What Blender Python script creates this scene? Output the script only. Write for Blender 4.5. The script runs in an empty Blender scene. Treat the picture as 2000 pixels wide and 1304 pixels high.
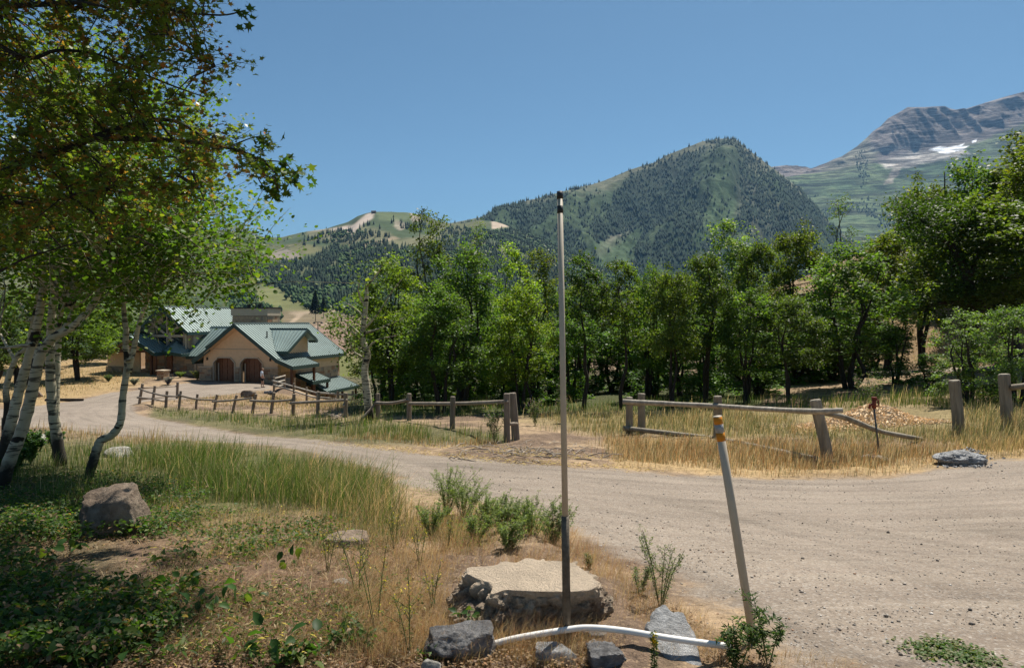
import bpy, bmesh, math, random
import numpy as np
from mathutils import Vector, Matrix, Quaternion, noise as mnoise

S = bpy.context.scene
COL = S.collection
# ------------------------------------------------------------------ camera, light, exposure
EYE = 1.65
F = 1333.0                      # focal length in photograph pixels (2000 wide)
HZ = 625.0                      # row of the horizon
PITCH = math.atan((HZ - 652.0) / F)      # slightly downwards
cam_d = bpy.data.cameras.new('camera'); cam = bpy.data.objects.new('camera', cam_d)
COL.objects.link(cam); S.camera = cam
cam_d.sensor_width = 36; cam_d.lens = F / 2000 * 36
cam_d.clip_start = .05; cam_d.clip_end = 40000
cam.location = (0, 0, EYE); cam.rotation_euler = (math.pi / 2 + PITCH, 0, 0)

SUN_EL, SUN_AZ = 61.0, 30.0     # azimuth clockwise from the view direction (+Y)
world = bpy.data.worlds.new('World'); S.world = world; world.use_nodes = True
wn = world.node_tree; wn.nodes.clear()
sky = wn.nodes.new('ShaderNodeTexSky'); sky.sky_type = 'NISHITA'; sky.sun_disc = False
sky.sun_elevation = math.radians(SUN_EL); sky.sun_rotation = math.radians(SUN_AZ)
sky.altitude = 1900; sky.air_density = 1.0; sky.dust_density = 2.0; sky.ozone_density = 1.0
bg = wn.nodes.new('ShaderNodeBackground'); bg.inputs['Strength'].default_value = 0.051
wo = wn.nodes.new('ShaderNodeOutputWorld')
tint = wn.nodes.new('ShaderNodeMix'); tint.data_type = 'RGBA'; tint.blend_type = 'MULTIPLY'; tint.inputs[0].default_value = 1
tint.inputs[7].default_value = (.72, .98, 1.0, 1)          # the photograph's cyan-leaning blue
wn.links.new(sky.outputs[0], tint.inputs[6]); wn.links.new(tint.outputs[2], bg.inputs['Color']); wn.links.new(bg.outputs[0], wo.inputs['Surface'])
sd_ = Vector((math.cos(math.radians(SUN_EL)) * math.sin(math.radians(SUN_AZ)),
              math.cos(math.radians(SUN_EL)) * math.cos(math.radians(SUN_AZ)), math.sin(math.radians(SUN_EL))))
sl = bpy.data.lights.new('sun', 'SUN'); sl.energy = 5.0; sl.angle = math.radians(.53); sl.color = (1, .94, .84)
so = bpy.data.objects.new('sun', sl); COL.objects.link(so); so.rotation_mode = 'QUATERNION'
so.rotation_quaternion = sd_.to_track_quat('Z', 'Y'); so.location = sd_ * 100
S.view_settings.view_transform = 'Standard'; S.view_settings.look = 'None'
S.view_settings.exposure = 0.72; S.view_settings.gamma = 1.0
S.view_settings.use_curve_mapping = False
S.render.engine = 'CYCLES'
S.cycles.max_bounces = 6; S.cycles.diffuse_bounces = 3; S.cycles.transmission_bounces = 4
S.cycles.volume_bounces = 0; S.cycles.transparent_max_bounces = 8
rnd = random.Random(7); rng = np.random.default_rng(11)

# ------------------------------------------------------------------ pixel <-> place
def ray(u, v):
    """direction per unit of forward (y) distance for a photograph pixel"""
    a = np.asarray(u, float) - 1000.0; b = 652.0 - np.asarray(v, float)
    cp, sp = math.cos(PITCH), math.sin(PITCH)
    fy = cp * F - sp * b; fz = sp * F + cp * b
    return a / fy, fz / fy
def W(u, v, y):
    rx, rz = ray(u, v); return Vector((float(rx * y), float(y), float(EYE + rz * y)))
def PIX(x, y, z):
    """photograph pixel of a place"""
    x = np.asarray(x, float); y = np.asarray(y, float); z = np.asarray(z, float) - EYE
    cp, sp = math.cos(PITCH), math.sin(PITCH)
    d = y * cp + z * sp; h = -y * sp + z * cp
    return 1000 + F * x / d, 652 - F * h / d

# ------------------------------------------------------------------ noise
def _h(ix, iy, seed):
    n = (ix.astype(np.int64) * 374761393 + iy.astype(np.int64) * 668265263 + seed * 1442695041) & 0xffffffff
    n = ((n ^ (n >> 13)) * 1274126177) & 0xffffffff
    return ((n ^ (n >> 16)) & 0xffff) / 32767.5 - 1.0
def vn(x, y, seed=0):
    x = np.asarray(x, float); y = np.asarray(y, float)
    ix, iy = np.floor(x), np.floor(y); fx, fy = x - ix, y - iy
    fx = fx * fx * (3 - 2 * fx); fy = fy * fy * (3 - 2 * fy)
    a = _h(ix, iy, seed); b = _h(ix + 1, iy, seed); c = _h(ix, iy + 1, seed); d = _h(ix + 1, iy + 1, seed)
    return (a * (1 - fx) + b * fx) * (1 - fy) + (c * (1 - fx) + d * fx) * fy
def fbm(x, y, o=4, seed=0, g=.5):
    s = 0; a = 1.0; t = 0
    for i in range(o):
        s = s + a * vn(x * 2 ** i + 13.7 * i, y * 2 ** i - 7.3 * i, seed + i); t += a; a *= g
    return s / t
def ridged(x, y, o=4, seed=0, g=.5):
    s = 0; a = 1.0; t = 0
    for i in range(o):
        s = s + a * (1 - 2 * np.abs(vn(x * 2 ** i + 5.1 * i, y * 2 ** i + 3.3 * i, seed + i))); t += a; a *= g
    return s / t
def sstep(a, b, x):
    t = np.clip((x - a) / (b - a), 0, 1); return t * t * (3 - 2 * t)

# ------------------------------------------------------------------ object helpers
def tag(o, label=None, cat=None, group=None, kind=None):
    if label: o['label'] = label
    if cat: o['category'] = cat
    if group: o['group'] = group
    if kind: o['kind'] = kind
    return o
def empty(name, loc=(0, 0, 0), rz=0, label=None, cat=None, group=None, kind=None):
    o = bpy.data.objects.new(name, None); COL.objects.link(o)
    o.location = loc; o.rotation_euler = (0, 0, rz); o.empty_display_size = .2
    return tag(o, label, cat, group, kind)
def link(name, me, m=None, parent=None, loc=None):
    o = bpy.data.objects.new(name, me); COL.objects.link(o)
    if m is not None and not me.materials: me.materials.append(m)
    if parent: o.parent = parent
    if loc is not None: o.location = loc
    return o
def copy_tree(o, parent=None, loc=None, rz=None, sc=None):
    c = o.copy(); COL.objects.link(c); c.parent = parent
    if loc is not None: c.location = loc
    if rz is not None: c.rotation_euler = (0, 0, rz)
    if sc is not None: c.scale = sc
    for ch in list(o.children): copy_tree(ch, c)
    return c
def npmesh(name, V, Fc, col=None, smooth=False):
    """V (n,3), Fc (m,k) or list of such arrays"""
    if isinstance(Fc, np.ndarray): Fc = [Fc]
    Fc = [f for f in Fc if len(f)]
    me = bpy.data.meshes.new(name); V = np.asarray(V, np.float32)
    me.vertices.add(len(V)); me.vertices.foreach_set('co', V.ravel())
    loops = np.concatenate([f.ravel() for f in Fc]).astype(np.int32)
    tot = np.concatenate([np.full(len(f), f.shape[1]) for f in Fc]).astype(np.int32)
    st = np.concatenate([[0], np.cumsum(tot)[:-1]]).astype(np.int32)
    me.loops.add(len(loops)); me.loops.foreach_set('vertex_index', loops)
    me.polygons.add(len(tot)); me.polygons.foreach_set('loop_start', st); me.polygons.foreach_set('loop_total', tot)
    if smooth: me.polygons.foreach_set('use_smooth', np.ones(len(tot), bool))
    me.update(calc_edges=True)
    if col is not None:
        at = me.attributes.new('col', 'FLOAT_COLOR', 'POINT')
        c = np.ones((len(V), 4), np.float32); c[:, :3] = col; at.data.foreach_set('color', c.ravel())
    return me
class MB:
    """collects simple solids, built as one mesh object"""
    def __init__(s): s.v = []; s.f = []
    def add(s, vs, fs):
        n = len(s.v); s.v += [tuple(p) for p in vs]; s.f += [[i + n for i in f] for f in fs]; return s
    def box(s, a, b):
        (x0, y0, z0), (x1, y1, z1) = a, b
        vs = [(x0, y0, z0), (x1, y0, z0), (x1, y1, z0), (x0, y1, z0), (x0, y0, z1), (x1, y0, z1), (x1, y1, z1), (x0, y1, z1)]
        return s.add(vs, [[0, 3, 2, 1], [4, 5, 6, 7], [0, 1, 5, 4], [1, 2, 6, 5], [2, 3, 7, 6], [3, 0, 4, 7]])
    def bar(s, p, q, w, h, up=(0, 0, 1)):
        p, q = Vector(p), Vector(q); d = (q - p).normalized(); u = Vector(up)
        r = d.cross(u)
        if r.length < 1e-4: r = d.cross(Vector((0, 1, 0)))
        r.normalize(); u = r.cross(d).normalized(); vs = []
        for c in (p, q):
            for a, b in ((-1, -1), (1, -1), (1, 1), (-1, 1)): vs.append(c + r * a * w / 2 + u * b * h / 2)
        return s.add(vs, [[0, 3, 2, 1], [4, 5, 6, 7], [0, 1, 5, 4], [1, 2, 6, 5], [2, 3, 7, 6], [3, 0, 4, 7]])
    def tube(s, pts, rad, n=8, cap=True, wob=0, seed=0):
        pts = [Vector(p) for p in pts]
        if not hasattr(rad, '__len__'): rad = [rad] * len(pts)
        r = random.Random(seed); vs = []; fs = []; prev = None
        for i, p in enumerate(pts):
            d = (pts[min(i + 1, len(pts) - 1)] - pts[max(i - 1, 0)])
            if d.length < 1e-9: d = Vector((0, 0, 1))
            d.normalize()
            if prev is None:
                a = d.orthogonal().normalized()
            else:
                a = prev - d * prev.dot(d)
                a = a.normalized() if a.length > 1e-6 else d.orthogonal().normalized()
            prev = a; b = d.cross(a)
            for k in range(n):
                t = 2 * math.pi * k / n; q = rad[i] * (1 + (r.uniform(-wob, wob) if wob else 0))
                vs.append(p + (a * math.cos(t) + b * math.sin(t)) * q)
        for i in range(len(pts) - 1):
            for k in range(n):
                fs.append([i * n + k, i * n + (k + 1) % n, (i + 1) * n + (k + 1) % n, (i + 1) * n + k])
        if cap: fs.append(list(range(n))[::-1]); fs.append([(len(pts) - 1) * n + k for k in range(n)])
        return s.add(vs, fs)
    def prism(s, poly, ext):
        """planar polygon extruded by a vector"""
        e = Vector(ext); n = len(poly); vs = [Vector(p) for p in poly] + [Vector(p) + e for p in poly]
        return s.add(vs, [list(range(n))[::-1], list(range(n, 2 * n))] + [[i, (i + 1) % n, n + (i + 1) % n, n + i] for i in range(n)])
    def mesh(s, name, smooth=False):
        me = bpy.data.meshes.new(name); me.from_pydata([tuple(v) for v in s.v], [], s.f)
        bm = bmesh.new(); bm.from_mesh(me); bmesh.ops.recalc_face_normals(bm, faces=bm.faces); bm.to_mesh(me); bm.free()
        if smooth: me.polygons.foreach_set('use_smooth', np.ones(len(me.polygons), bool))
        me.update(); return me
    def build(s, name, m, parent=None, smooth=False):
        return link(name, s.mesh(name, smooth), m, parent)
def curve_pts(pts, n=6):
    """Catmull-Rom through points"""
    P = [Vector(p) for p in pts]; P = [P[0] * 2 - P[1]] + P + [P[-1] * 2 - P[-2]]; out = []
    for i in range(1, len(P) - 2):
        a, b, c, d = P[i - 1], P[i], P[i + 1], P[i + 2]
        for k in range(n):
            t = k / n
            out.append(.5 * ((2 * b) + (c - a) * t + (2 * a - 5 * b + 4 * c - d) * t * t + (3 * b - a - 3 * c + d) * t ** 3))
    out.append(P[-2]); return out
def lerp_list(a, n):
    return list(np.interp(np.linspace(0, 1, n), np.linspace(0, 1, len(a)), a))

# ------------------------------------------------------------------ materials
class NT:
    def __init__(s, m): s.t = m.node_tree; s.m = m
    def n(s, ty, **k):
        o = s.t.nodes.new(ty)
        for a, b in k.items():
            if a in o.inputs: o.inputs[a].default_value = b
            else: setattr(o, a, b)
        return o
    def l(s, a, b): s.t.links.new(a, b)
    def noise(s, scale, detail=4, rough=.6, vec=None, dist=0):
        o = s.n('ShaderNodeTexNoise'); o.inputs['Scale'].default_value = scale; o.inputs['Detail'].default_value = detail
        o.inputs['Roughness'].default_value = rough; o.inputs['Distortion'].default_value = dist
        if vec is not None: s.l(vec, o.inputs['Vector'])
        return o.outputs['Fac']
    def ramp(s, fac, stops):
        o = s.n('ShaderNodeValToRGB'); e = o.color_ramp.elements
        while len(e) < len(stops): e.new(.5)
        for i, (p, c) in enumerate(stops):
            e[i].position = p; e[i].color = (c, c, c, 1) if not hasattr(c, '__len__') else (*c, 1)
        s.l(fac, o.inputs['Fac']); return o.outputs['Color']
    def mix(s, fac, a, b, mode='MIX'):
        o = s.n('ShaderNodeMix', data_type='RGBA', blend_type=mode)
        for i, x in ((0, fac), (6, a), (7, b)):
            if isinstance(x, (int, float)): o.inputs[i].default_value = x if i == 0 else (x, x, x, 1)
            elif isinstance(x, tuple): o.inputs[i].default_value = (*x, 1)
            else: s.l(x, o.inputs[i])
        return o.outputs[2]
    def math(s, op, a, b=None, clamp=False):
        o = s.n('ShaderNodeMath', operation=op, use_clamp=clamp)
        for i, x in ((0, a), (1, b)):
            if x is None: continue
            if isinstance(x, (int, float)): o.inputs[i].default_value = x
            else: s.l(x, o.inputs[i])
        return o.outputs[0]
    def bump(s, h, strength=.5, dist=.02, normal=None):
        o = s.n('ShaderNodeBump'); o.inputs['Strength'].default_value = strength; o.inputs['Distance'].default_value = dist
        s.l(h, o.inputs['Height'])
        if normal is not None: s.l(normal, o.inputs['Normal'])
        return o.outputs['Normal']
    def coord(s, w='Object', scale=None):
        c = s.n('ShaderNodeTexCoord').outputs[w]
        if scale:
            m = s.n('ShaderNodeMapping'); m.inputs['Scale'].default_value = scale; s.l(c, m.inputs['Vector']); c = m.outputs[0]
        return c
    def pos(s, scale=None):
        c = s.n('ShaderNodeNewGeometry').outputs['Position']
        if scale:
            m = s.n('ShaderNodeMapping'); m.inputs['Scale'].default_value = scale; s.l(c, m.inputs['Vector']); c = m.outputs[0]
        return c
    def attr(s, name, out='Color'):
        o = s.n('ShaderNodeAttribute'); o.attribute_name = name; return o.outputs[out]
def newmat(name):
    m = bpy.data.materials.new(name); m.use_nodes = True; t = NT(m); b = m.node_tree.nodes['Principled BSDF']
    b.inputs['Specular IOR Level'].default_value = .3; b.inputs['Roughness'].default_value = .85
    return m, t, b
def simple(name, c, rough=.8, var=.25, scale=8, metal=0, bump=.0, bscale=30, spec=.3, c2=None, stretch=None, det=5):
    m, t, b = newmat(name); v = t.coord('Object', stretch)
    n = t.noise(scale, det, .65, v)
    lo = tuple(x * (1 - var) for x in c); hi = tuple(min(1, x * (1 + var)) for x in (c2 or c))
    t.l(t.ramp(n, [(.3, lo), (.7, hi)]), b.inputs['Base Color'])
    b.inputs['Roughness'].default_value = rough; b.inputs['Metallic'].default_value = metal
    b.inputs['Specular IOR Level'].default_value = spec
    if bump: t.l(t.bump(t.noise(bscale, 6, .7, v), bump, .02), b.inputs['Normal'])
    return m
def leafmat(name, trans=.42, boost=(1.35, 1.5, .55), rough=.45, randv=.0, spec=.35):
    m, t, b = newmat(name); c = t.attr('col')
    if randv:
        r = t.n('ShaderNodeObjectInfo').outputs['Random']
        c = t.mix(1.0, c, t.ramp(r, [(0, (1 - randv, 1 - randv * .8, 1)), (.5, (1, 1, 1)), (1, (1 + randv * .9, 1 + randv * .35, .8))]), 'MULTIPLY')
    t.l(c, b.inputs['Base Color']); b.inputs['Roughness'].default_value = rough; b.inputs['Specular IOR Level'].default_value = spec
    tr = t.n('ShaderNodeBsdfTranslucent'); t.l(t.mix(1.0, c, boost, 'MULTIPLY'), tr.inputs['Color'])
    mx = t.n('ShaderNodeMixShader'); mx.inputs[0].default_value = trans
    t.l(b.outputs[0], mx.inputs[1]); t.l(tr.outputs[0], mx.inputs[2])
    t.l(mx.outputs[0], m.node_tree.nodes['Material Output'].inputs['Surface']); return m
def colmat(name, rough=.9, noise_s=None, amp=.25, bump=0, bscale=10, bdist=.05, detail=5):
    m, t, b = newmat(name); c = t.attr('col'); p = t.pos()
    if noise_s:
        n = t.noise(noise_s, detail, .65, p)
        c = t.mix(1.0, c, t.ramp(n, [(.25, 1 - amp), (.75, 1 + amp)]), 'MULTIPLY')
    t.l(c, b.inputs['Base Color']); b.inputs['Roughness'].default_value = rough; b.inputs['Specular IOR Level'].default_value = .15
    if bump: t.l(t.bump(t.noise(bscale, detail, .7, p), bump, bdist), b.inputs['Normal'])
    return m
# ------------------------------------------------------------------ ground surface
def wv(u, v, y): p = W(u, v, y); return (p.x, p.y, p.z)
CTRL = [(-3, -2, .12), (3, -2, .05), (0, 3.4, 0), (-4, 4, .0), (4, 4, 0), (9, 3, 0), (-9, 3, 0), (-14, -2, .3), (14, -2, .4),
    wv(1000, 860, 17.3), wv(1229, 847, 19.3), wv(1610, 903, 13.9), wv(1865, 848, 16.3), wv(1963, 838, 16.0),
    wv(2000, 900, 13), wv(1885, 905, 13.2), wv(1500, 932, 12.2), wv(1600, 1050, 7.2), wv(1200, 905, 12.6), wv(1120, 1040, 6.4),
    wv(345, 800, 43), wv(272, 790, 45), wv(505, 806, 36), wv(620, 812, 30), wv(680, 818, 26.5), wv(735, 822, 24), wv(885, 840, 19.6),
    wv(200, 722, 75), wv(60, 735, 72), wv(80, 800, 45), wv(115, 908, 10.7), wv(0, 962, 8.6), wv(170, 941, 9.4), wv(150, 850, 21.5), wv(400, 862, 19.5),
    wv(850, 790, 32), wv(1100, 800, 30), wv(700, 780, 38), wv(1250, 790, 30), wv(1450, 780, 30), wv(1650, 760, 30), wv(1800, 770, 26),
    wv(1550, 722, 42), wv(1830, 722, 42), wv(1850, 700, 46), wv(1750, 640, 50), wv(1950, 560, 52), wv(2000, 700, 46), wv(2100, 500, 50), wv(2300, 560, 36), wv(2300, 720, 25),
    wv(1500, 690, 60), wv(1300, 690, 70), wv(1990, 440, 75), wv(1700, 560, 75),
    wv(398, 743, 67), wv(543, 750, 65), wv(520, 757, 60.8), wv(400, 756, 60.8), wv(470, 766, 56.5), wv(300, 757, 61), wv(250, 768, 56),
    wv(340, 728, 73), wv(240, 715, 76),
    (-17, 69, -7.2), (-13, 62, -6.6), (-8, 52, -5.6), (-2, 58, -6), (0, 85, -9), (-20, 100, -10), (-60, 100, -3.5), (30, 100, 0), (60, 60, 17), (50, 30, 5), (30, 10, .5), (60, 0, 4),
    (-50, 40, -2.5), (-30, 20, -1.2), (-50, 0, 0), (-100, 60, -3), (-100, 150, -8), (-20, 160, -13.5), (50, 160, 4), (120, 100, 40), (120, 0, 10), (100, 160, 25), (-70, 160, -9)]
CP = np.array(CTRL)
def _tps(d2): return np.where(d2 > 0, d2 * np.log(d2 + 1e-12) * .5, 0)
def _fit():
    n = len(CP); X = CP[:, :2]; d2 = ((X[:, None] - X[None]) ** 2).sum(-1)
    K = _tps(d2) + np.eye(n) * 2.0
    P = np.c_[np.ones(n), X]; A = np.block([[K, P], [P.T, np.zeros((3, 3))]])
    return np.linalg.solve(A, np.r_[CP[:, 2], 0, 0, 0])
TW = _fit()
GX0, GX1, GY0, GY1, GS = -190., 190., -12., 190., .5
_gx = np.arange(GX0, GX1 + .01, GS); _gy = np.arange(GY0, GY1 + .01, GS)
_X, _Y = np.meshgrid(_gx, _gy); HG = np.zeros_like(_X)
for i in range(len(CP)): HG += TW[i] * _tps((_X - CP[i, 0]) ** 2 + (_Y - CP[i, 1]) ** 2)
HG += TW[-3] + TW[-2] * _X + TW[-1] * _Y
def G(x, y):
    fx = np.clip((np.asarray(x, float) - GX0) / GS, 0, len(_gx) - 1.001); fy = np.clip((np.asarray(y, float) - GY0) / GS, 0, len(_gy) - 1.001)
    ix, iy = fx.astype(int), fy.astype(int); a, b = fx - ix, fy - iy
    return (HG[iy, ix] * (1 - a) + HG[iy, ix + 1] * a) * (1 - b) + (HG[iy + 1, ix] * (1 - a) + HG[iy + 1, ix + 1] * a) * b
_TS = np.exp(np.linspace(math.log(1.2), math.log(180), 420))
def UN(u, v):
    """first place on the ground seen at a pixel (arrays)"""
    u = np.atleast_1d(np.asarray(u, float)); v = np.atleast_1d(np.asarray(v, float))
    rx, rz = ray(u, v); y = np.full(u.shape, 180.); done = np.zeros(u.shape, bool); py = np.full(u.shape, _TS[0]); pd = np.full(u.shape, 1.)
    for t in _TS:
        d = EYE + rz * t - G(rx * t, np.full(u.shape, t)); hit = (~done) & (d <= 0)
        f = pd / (pd - d + 1e-9); y = np.where(hit, py + (t - py) * f, y); done |= hit
        py = np.where(done, py, t); pd = np.where(done, pd, d)
    return rx * y, y, done
def GP(u, v):
    x, y, d = UN(u, v); return Vector((float(x[0]), float(y[0]), float(G(x, y)[0])))
def inpoly(px, py, poly):
    px = np.asarray(px, float); py = np.asarray(py, float); c = np.zeros(px.shape, bool); n = len(poly)
    for i in range(n):
        x0, y0 = poly[i]; x1, y1 = poly[(i + 1) % n]
        if y0 == y1: continue
        c ^= ((y0 > py) != (y1 > py)) & (px < (x1 - x0) * (py - y0) / (y1 - y0) + x0)
    return c
def polydist(px, py, poly):
    """signed distance, positive inside"""
    d = np.full(px.shape, 1e9); n = len(poly)
    for i in range(n):
        ax, ay = poly[i]; bx, by = poly[(i + 1) % n]; ex, ey = bx - ax, by - ay; L = ex * ex + ey * ey + 1e-12
        t = np.clip(((px - ax) * ex + (py - ay) * ey) / L, 0, 1)
        d = np.minimum(d, np.hypot(px - ax - t * ex, py - ay - t * ey))
    return np.where(inpoly(px, py, poly), d, -d)
def ground_poly(pix):
    x, y, _ = UN([p[0] for p in pix], [p[1] for p in pix]); return list(zip(x, y))
ROAD_PIX = [(-250, 800), (40, 796), (150, 782), (215, 766), (250, 764), (300, 757), (398, 744), (470, 749), (530, 752), (532, 761), (470, 767), (420, 774),
    (340, 781), (282, 784), (262, 790), (262, 800), (282, 812), (330, 822), (450, 842), (600, 857), (700, 870), (850, 888), (1000, 902), (1150, 912), (1300, 924), (1500, 934),
    (1700, 933), (1810, 924), (1850, 906), (1930, 899), (2010, 893), (2200, 885)]
_far = ground_poly(ROAD_PIX)
ROAD = _far + [(16, 11.5), (13, 6), (9, 3.6), (7, 1.5), (4.6, 1.2)] + ground_poly([(1560, 1304), (1470, 1240), (1390, 1190), (1290, 1130), (1180, 1070), (1090, 1020), (980, 990), (880, 965), (790, 950), (740, 925), (640, 893),
    (540, 872), (400, 862), (290, 856), (200, 850), (120, 838), (20, 832), (-250, 838)])
PATH = ground_poly([(1440, 730), (1500, 722), (1650, 719), (1850, 718), (2050, 716), (2050, 724), (1850, 726), (1650, 728), (1500, 733)])
def zone_col(x, y, u, v):
    """albedo of the bare soil and litter by place"""
    n = fbm(x * .55, y * .55, 4, 3); n2 = fbm(x * 2.3, y * 2.3, 3, 9)
    dry = np.array([.30, .215, .135]); soil = np.array([.150, .105, .075]); green = np.array([.055, .075, .022]); straw = np.array([.36, .25, .12])
    c = soil[None] * np.ones((len(x), 1))
    w = sstep(-.35, .3, n + .3 * n2)[:, None]; c = c * (1 - w) + dry * w
    def patch(poly, colr, soft, amt=1.0):
        nonlocal c
        d = polydist(u, v, poly) + n * soft * .8
        w = (sstep(-soft, soft, d) * amt)[:, None]; c = c * (1 - w) + np.array(colr) * w
    patch([(-100, 860), (330, 860), (600, 880), (760, 950), (560, 1010), (300, 1030), (-100, 1000)], green, 25, .8)
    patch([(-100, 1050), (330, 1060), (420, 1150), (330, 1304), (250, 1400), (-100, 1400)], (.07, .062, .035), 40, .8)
    patch([(240, 1060), (560, 1010), (780, 1060), (860, 1310), (240, 1400)], (.150, .098, .066), 30, .85)
    patch([(300, 795), (560, 815), (720, 822), (990, 845), (990, 866), (700, 868), (500, 850), (290, 815)], green, 8, .7)
    patch([(1180, 850), (1700, 870), (1850, 870), (2100, 850), (2100, 890), (1820, 920), (1500, 932), (1200, 912)], straw, 10, .8)
    patch([(1050, 790), (1300, 800), (2100, 780), (2100, 860), (1180, 850), (1000, 815)], (.22, .18, .08), 12, .7)
    patch([(-50, 700), (230, 705), (300, 735), (240, 760), (100, 790), (-50, 790)], (.33, .23, .11), 8, .8)
    patch([(1440, 480), (2200, 380), (2200, 715), (1500, 715)], (.25, .17, .095), 12, .9)
    patch([(360, 770), (520, 766), (700, 782), (690, 800), (560, 795), (400, 783)], (.22, .15, .085), 5, .7)
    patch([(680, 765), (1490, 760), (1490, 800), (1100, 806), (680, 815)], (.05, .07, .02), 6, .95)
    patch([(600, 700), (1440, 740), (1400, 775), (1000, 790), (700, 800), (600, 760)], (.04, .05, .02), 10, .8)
    return c * (1 + .22 * n2)[:, None]
def build_ground():
    az = np.radians(np.concatenate([np.linspace(-100, -46, 28)[:-1], np.linspace(-46, 46, 520), np.linspace(46, 100, 28)[1:]]))
    rr = np.concatenate([np.exp(np.linspace(math.log(.25), math.log(1.6), 14))[:-1], np.exp(np.linspace(math.log(1.6), math.log(175), 470))])
    A, R = np.meshgrid(az, rr); x = (R * np.sin(A)).ravel(); y = (R * np.cos(A)).ravel(); z = G(x, y)
    sd = np.maximum(polydist(x, y, ROAD), polydist(x, y, PATH))
    off = sstep(.1, -.8, sd); near = np.clip(60 / (np.hypot(x, y) + 1), 0, 1)
    rough = .05 * fbm(x * 1.1, y * 1.1, 5, 21) + .02 * ridged(x * 4, y * 4, 3, 5)
    berm = .06 * np.exp(-((sd + .45) / .4) ** 2) * (1 + fbm(x * 2, y * 2, 3, 8))
    rut = .009 * fbm(x * .5 + y * .12, y * 3.0, 3, 4) * (1 - off) + .008 * fbm(x * 9, y * 9, 3, 14) * (1 - off)
    z = z + off * (rough + berm) + rut
    hill = sstep(48, 56, y) * sstep(12, 20, x); z = z + hill * .30 * ridged(x * 1.1, y * 1.1 + z * 1.2, 3, 31)
    u, v = PIX(x, np.maximum(y, .3), z); u = np.where(y > .3, u, -9999)
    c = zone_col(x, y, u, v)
    na, nr = len(az), len(rr); idx = np.arange(nr * na).reshape(nr, na)
    q = np.stack([idx[:-1, :-1], idx[:-1, 1:], idx[1:, 1:], idx[1:, :-1]], -1).reshape(-1, 4)[:, ::-1]
    sq = sd[q].mean(1); qy = y[q].mean(1)
    isr = sq > 0; isp = isr & (qy > 35) & (x[q].mean(1) > 8)
    m, t, b = newmat('earth'); p = t.pos()
    s = t.attr('sd', 'Fac')
    e = t.math('ADD', s, t.math('MULTIPLY', t.math('SUBTRACT', t.noise(1.3, 6, .7, p), .5), 1.5))
    msk = t.n('ShaderNodeMapRange'); msk.interpolation_type = 'SMOOTHSTEP'; msk.inputs['From Min'].default_value = -.12; msk.inputs['From Max'].default_value = .25
    t.l(e, msk.inputs['Value']); msk = msk.outputs[0]
    # gravel road: fine stone speckle, wheel streaks, dusty patches
    sp = t.n('ShaderNodeTexVoronoi'); sp.inputs['Scale'].default_value = 75; t.l(p, sp.inputs['Vector'])
    spc = t.n('ShaderNodeSeparateColor'); t.l(sp.outputs['Color'], spc.inputs[0])
    rc = t.mix(t.ramp(t.noise(.45, 5, .6, p), [(.35, 0.), (.65, 1.)]), (.215, .175, .14), (.285, .235, .19))
    rc = t.mix(t.ramp(t.noise(1.0, 5, .7, t.pos((.30, 2.9, 1)), .8), [(.42, 0.), (.66, .55)]), rc, (.33, .28, .225))
    rc = t.mix(t.ramp(t.noise(.8, 4, .6, t.pos((.35, 2.4, 1)), .8), [(.54, 0.), (.70, .4)]), rc, (.15, .125, .105))
    rc = t.mix(t.ramp(spc.outputs[0], [(0, .0), (.78, 0.), (.86, .45), (1, .6)]), rc, (.38, .35, .31))
    rc = t.mix(t.ramp(spc.outputs[1], [(0, .0), (.84, 0.), (.92, .45), (1, .55)]), rc, (.12, .105, .095))
    cv_ = t.n('ShaderNodeCombineXYZ'); t.l(t.math('MULTIPLY', s, 1.15), cv_.inputs[0]); sx_ = t.n('ShaderNodeSeparateXYZ'); t.l(p, sx_.inputs[0])
    t.l(t.math('MULTIPLY', sx_.outputs[0], .07), cv_.inputs[1]); t.l(t.math('MULTIPLY', sx_.outputs[1], .05), cv_.inputs[2])
    trk = t.noise(2.0, 5, .55, cv_.outputs[0], .25)
    rc = t.mix(1.0, rc, t.ramp(trk, [(.34, .80), (.48, .97), (.62, 1.06)]), 'MULTIPLY')
    rc = t.mix(1.0, rc, (.92, .91, .90), 'MULTIPLY')
    rc = t.mix(1.0, rc, t.ramp(t.noise(24, 5, .75, p), [(.25, .72), (.75, 1.28)]), 'MULTIPLY')
    gc = t.attr('col')
    gc = t.mix(1.0, gc, t.ramp(t.noise(7, 8, .75, p), [(.28, .45), (.5, .95), (.72, 1.6)]), 'MULTIPLY')
    gc = t.mix(t.ramp(t.noise(28, 4, .7, t.pos((1, 1, 1))), [(.56, 0.), (.68, .7)]), gc, (.40, .29, .17))
    gc = t.mix(t.ramp(t.noise(19, 4, .7, t.pos((1, 1.2, 1))), [(.58, 0.), (.68, .75)]), gc, (.05, .038, .028))
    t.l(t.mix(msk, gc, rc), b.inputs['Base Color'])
    h = t.math('ADD', t.math('MULTIPLY', sp.outputs['Distance'], .5), t.noise(16, 8, .75, p))
    n1 = t.bump(h, .55, .025); t.l(n1, b.inputs['Normal']); b.inputs['Roughness'].default_value = .95; b.inputs['Specular IOR Level'].default_value = .12
    V = np.c_[x, y, z]
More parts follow.
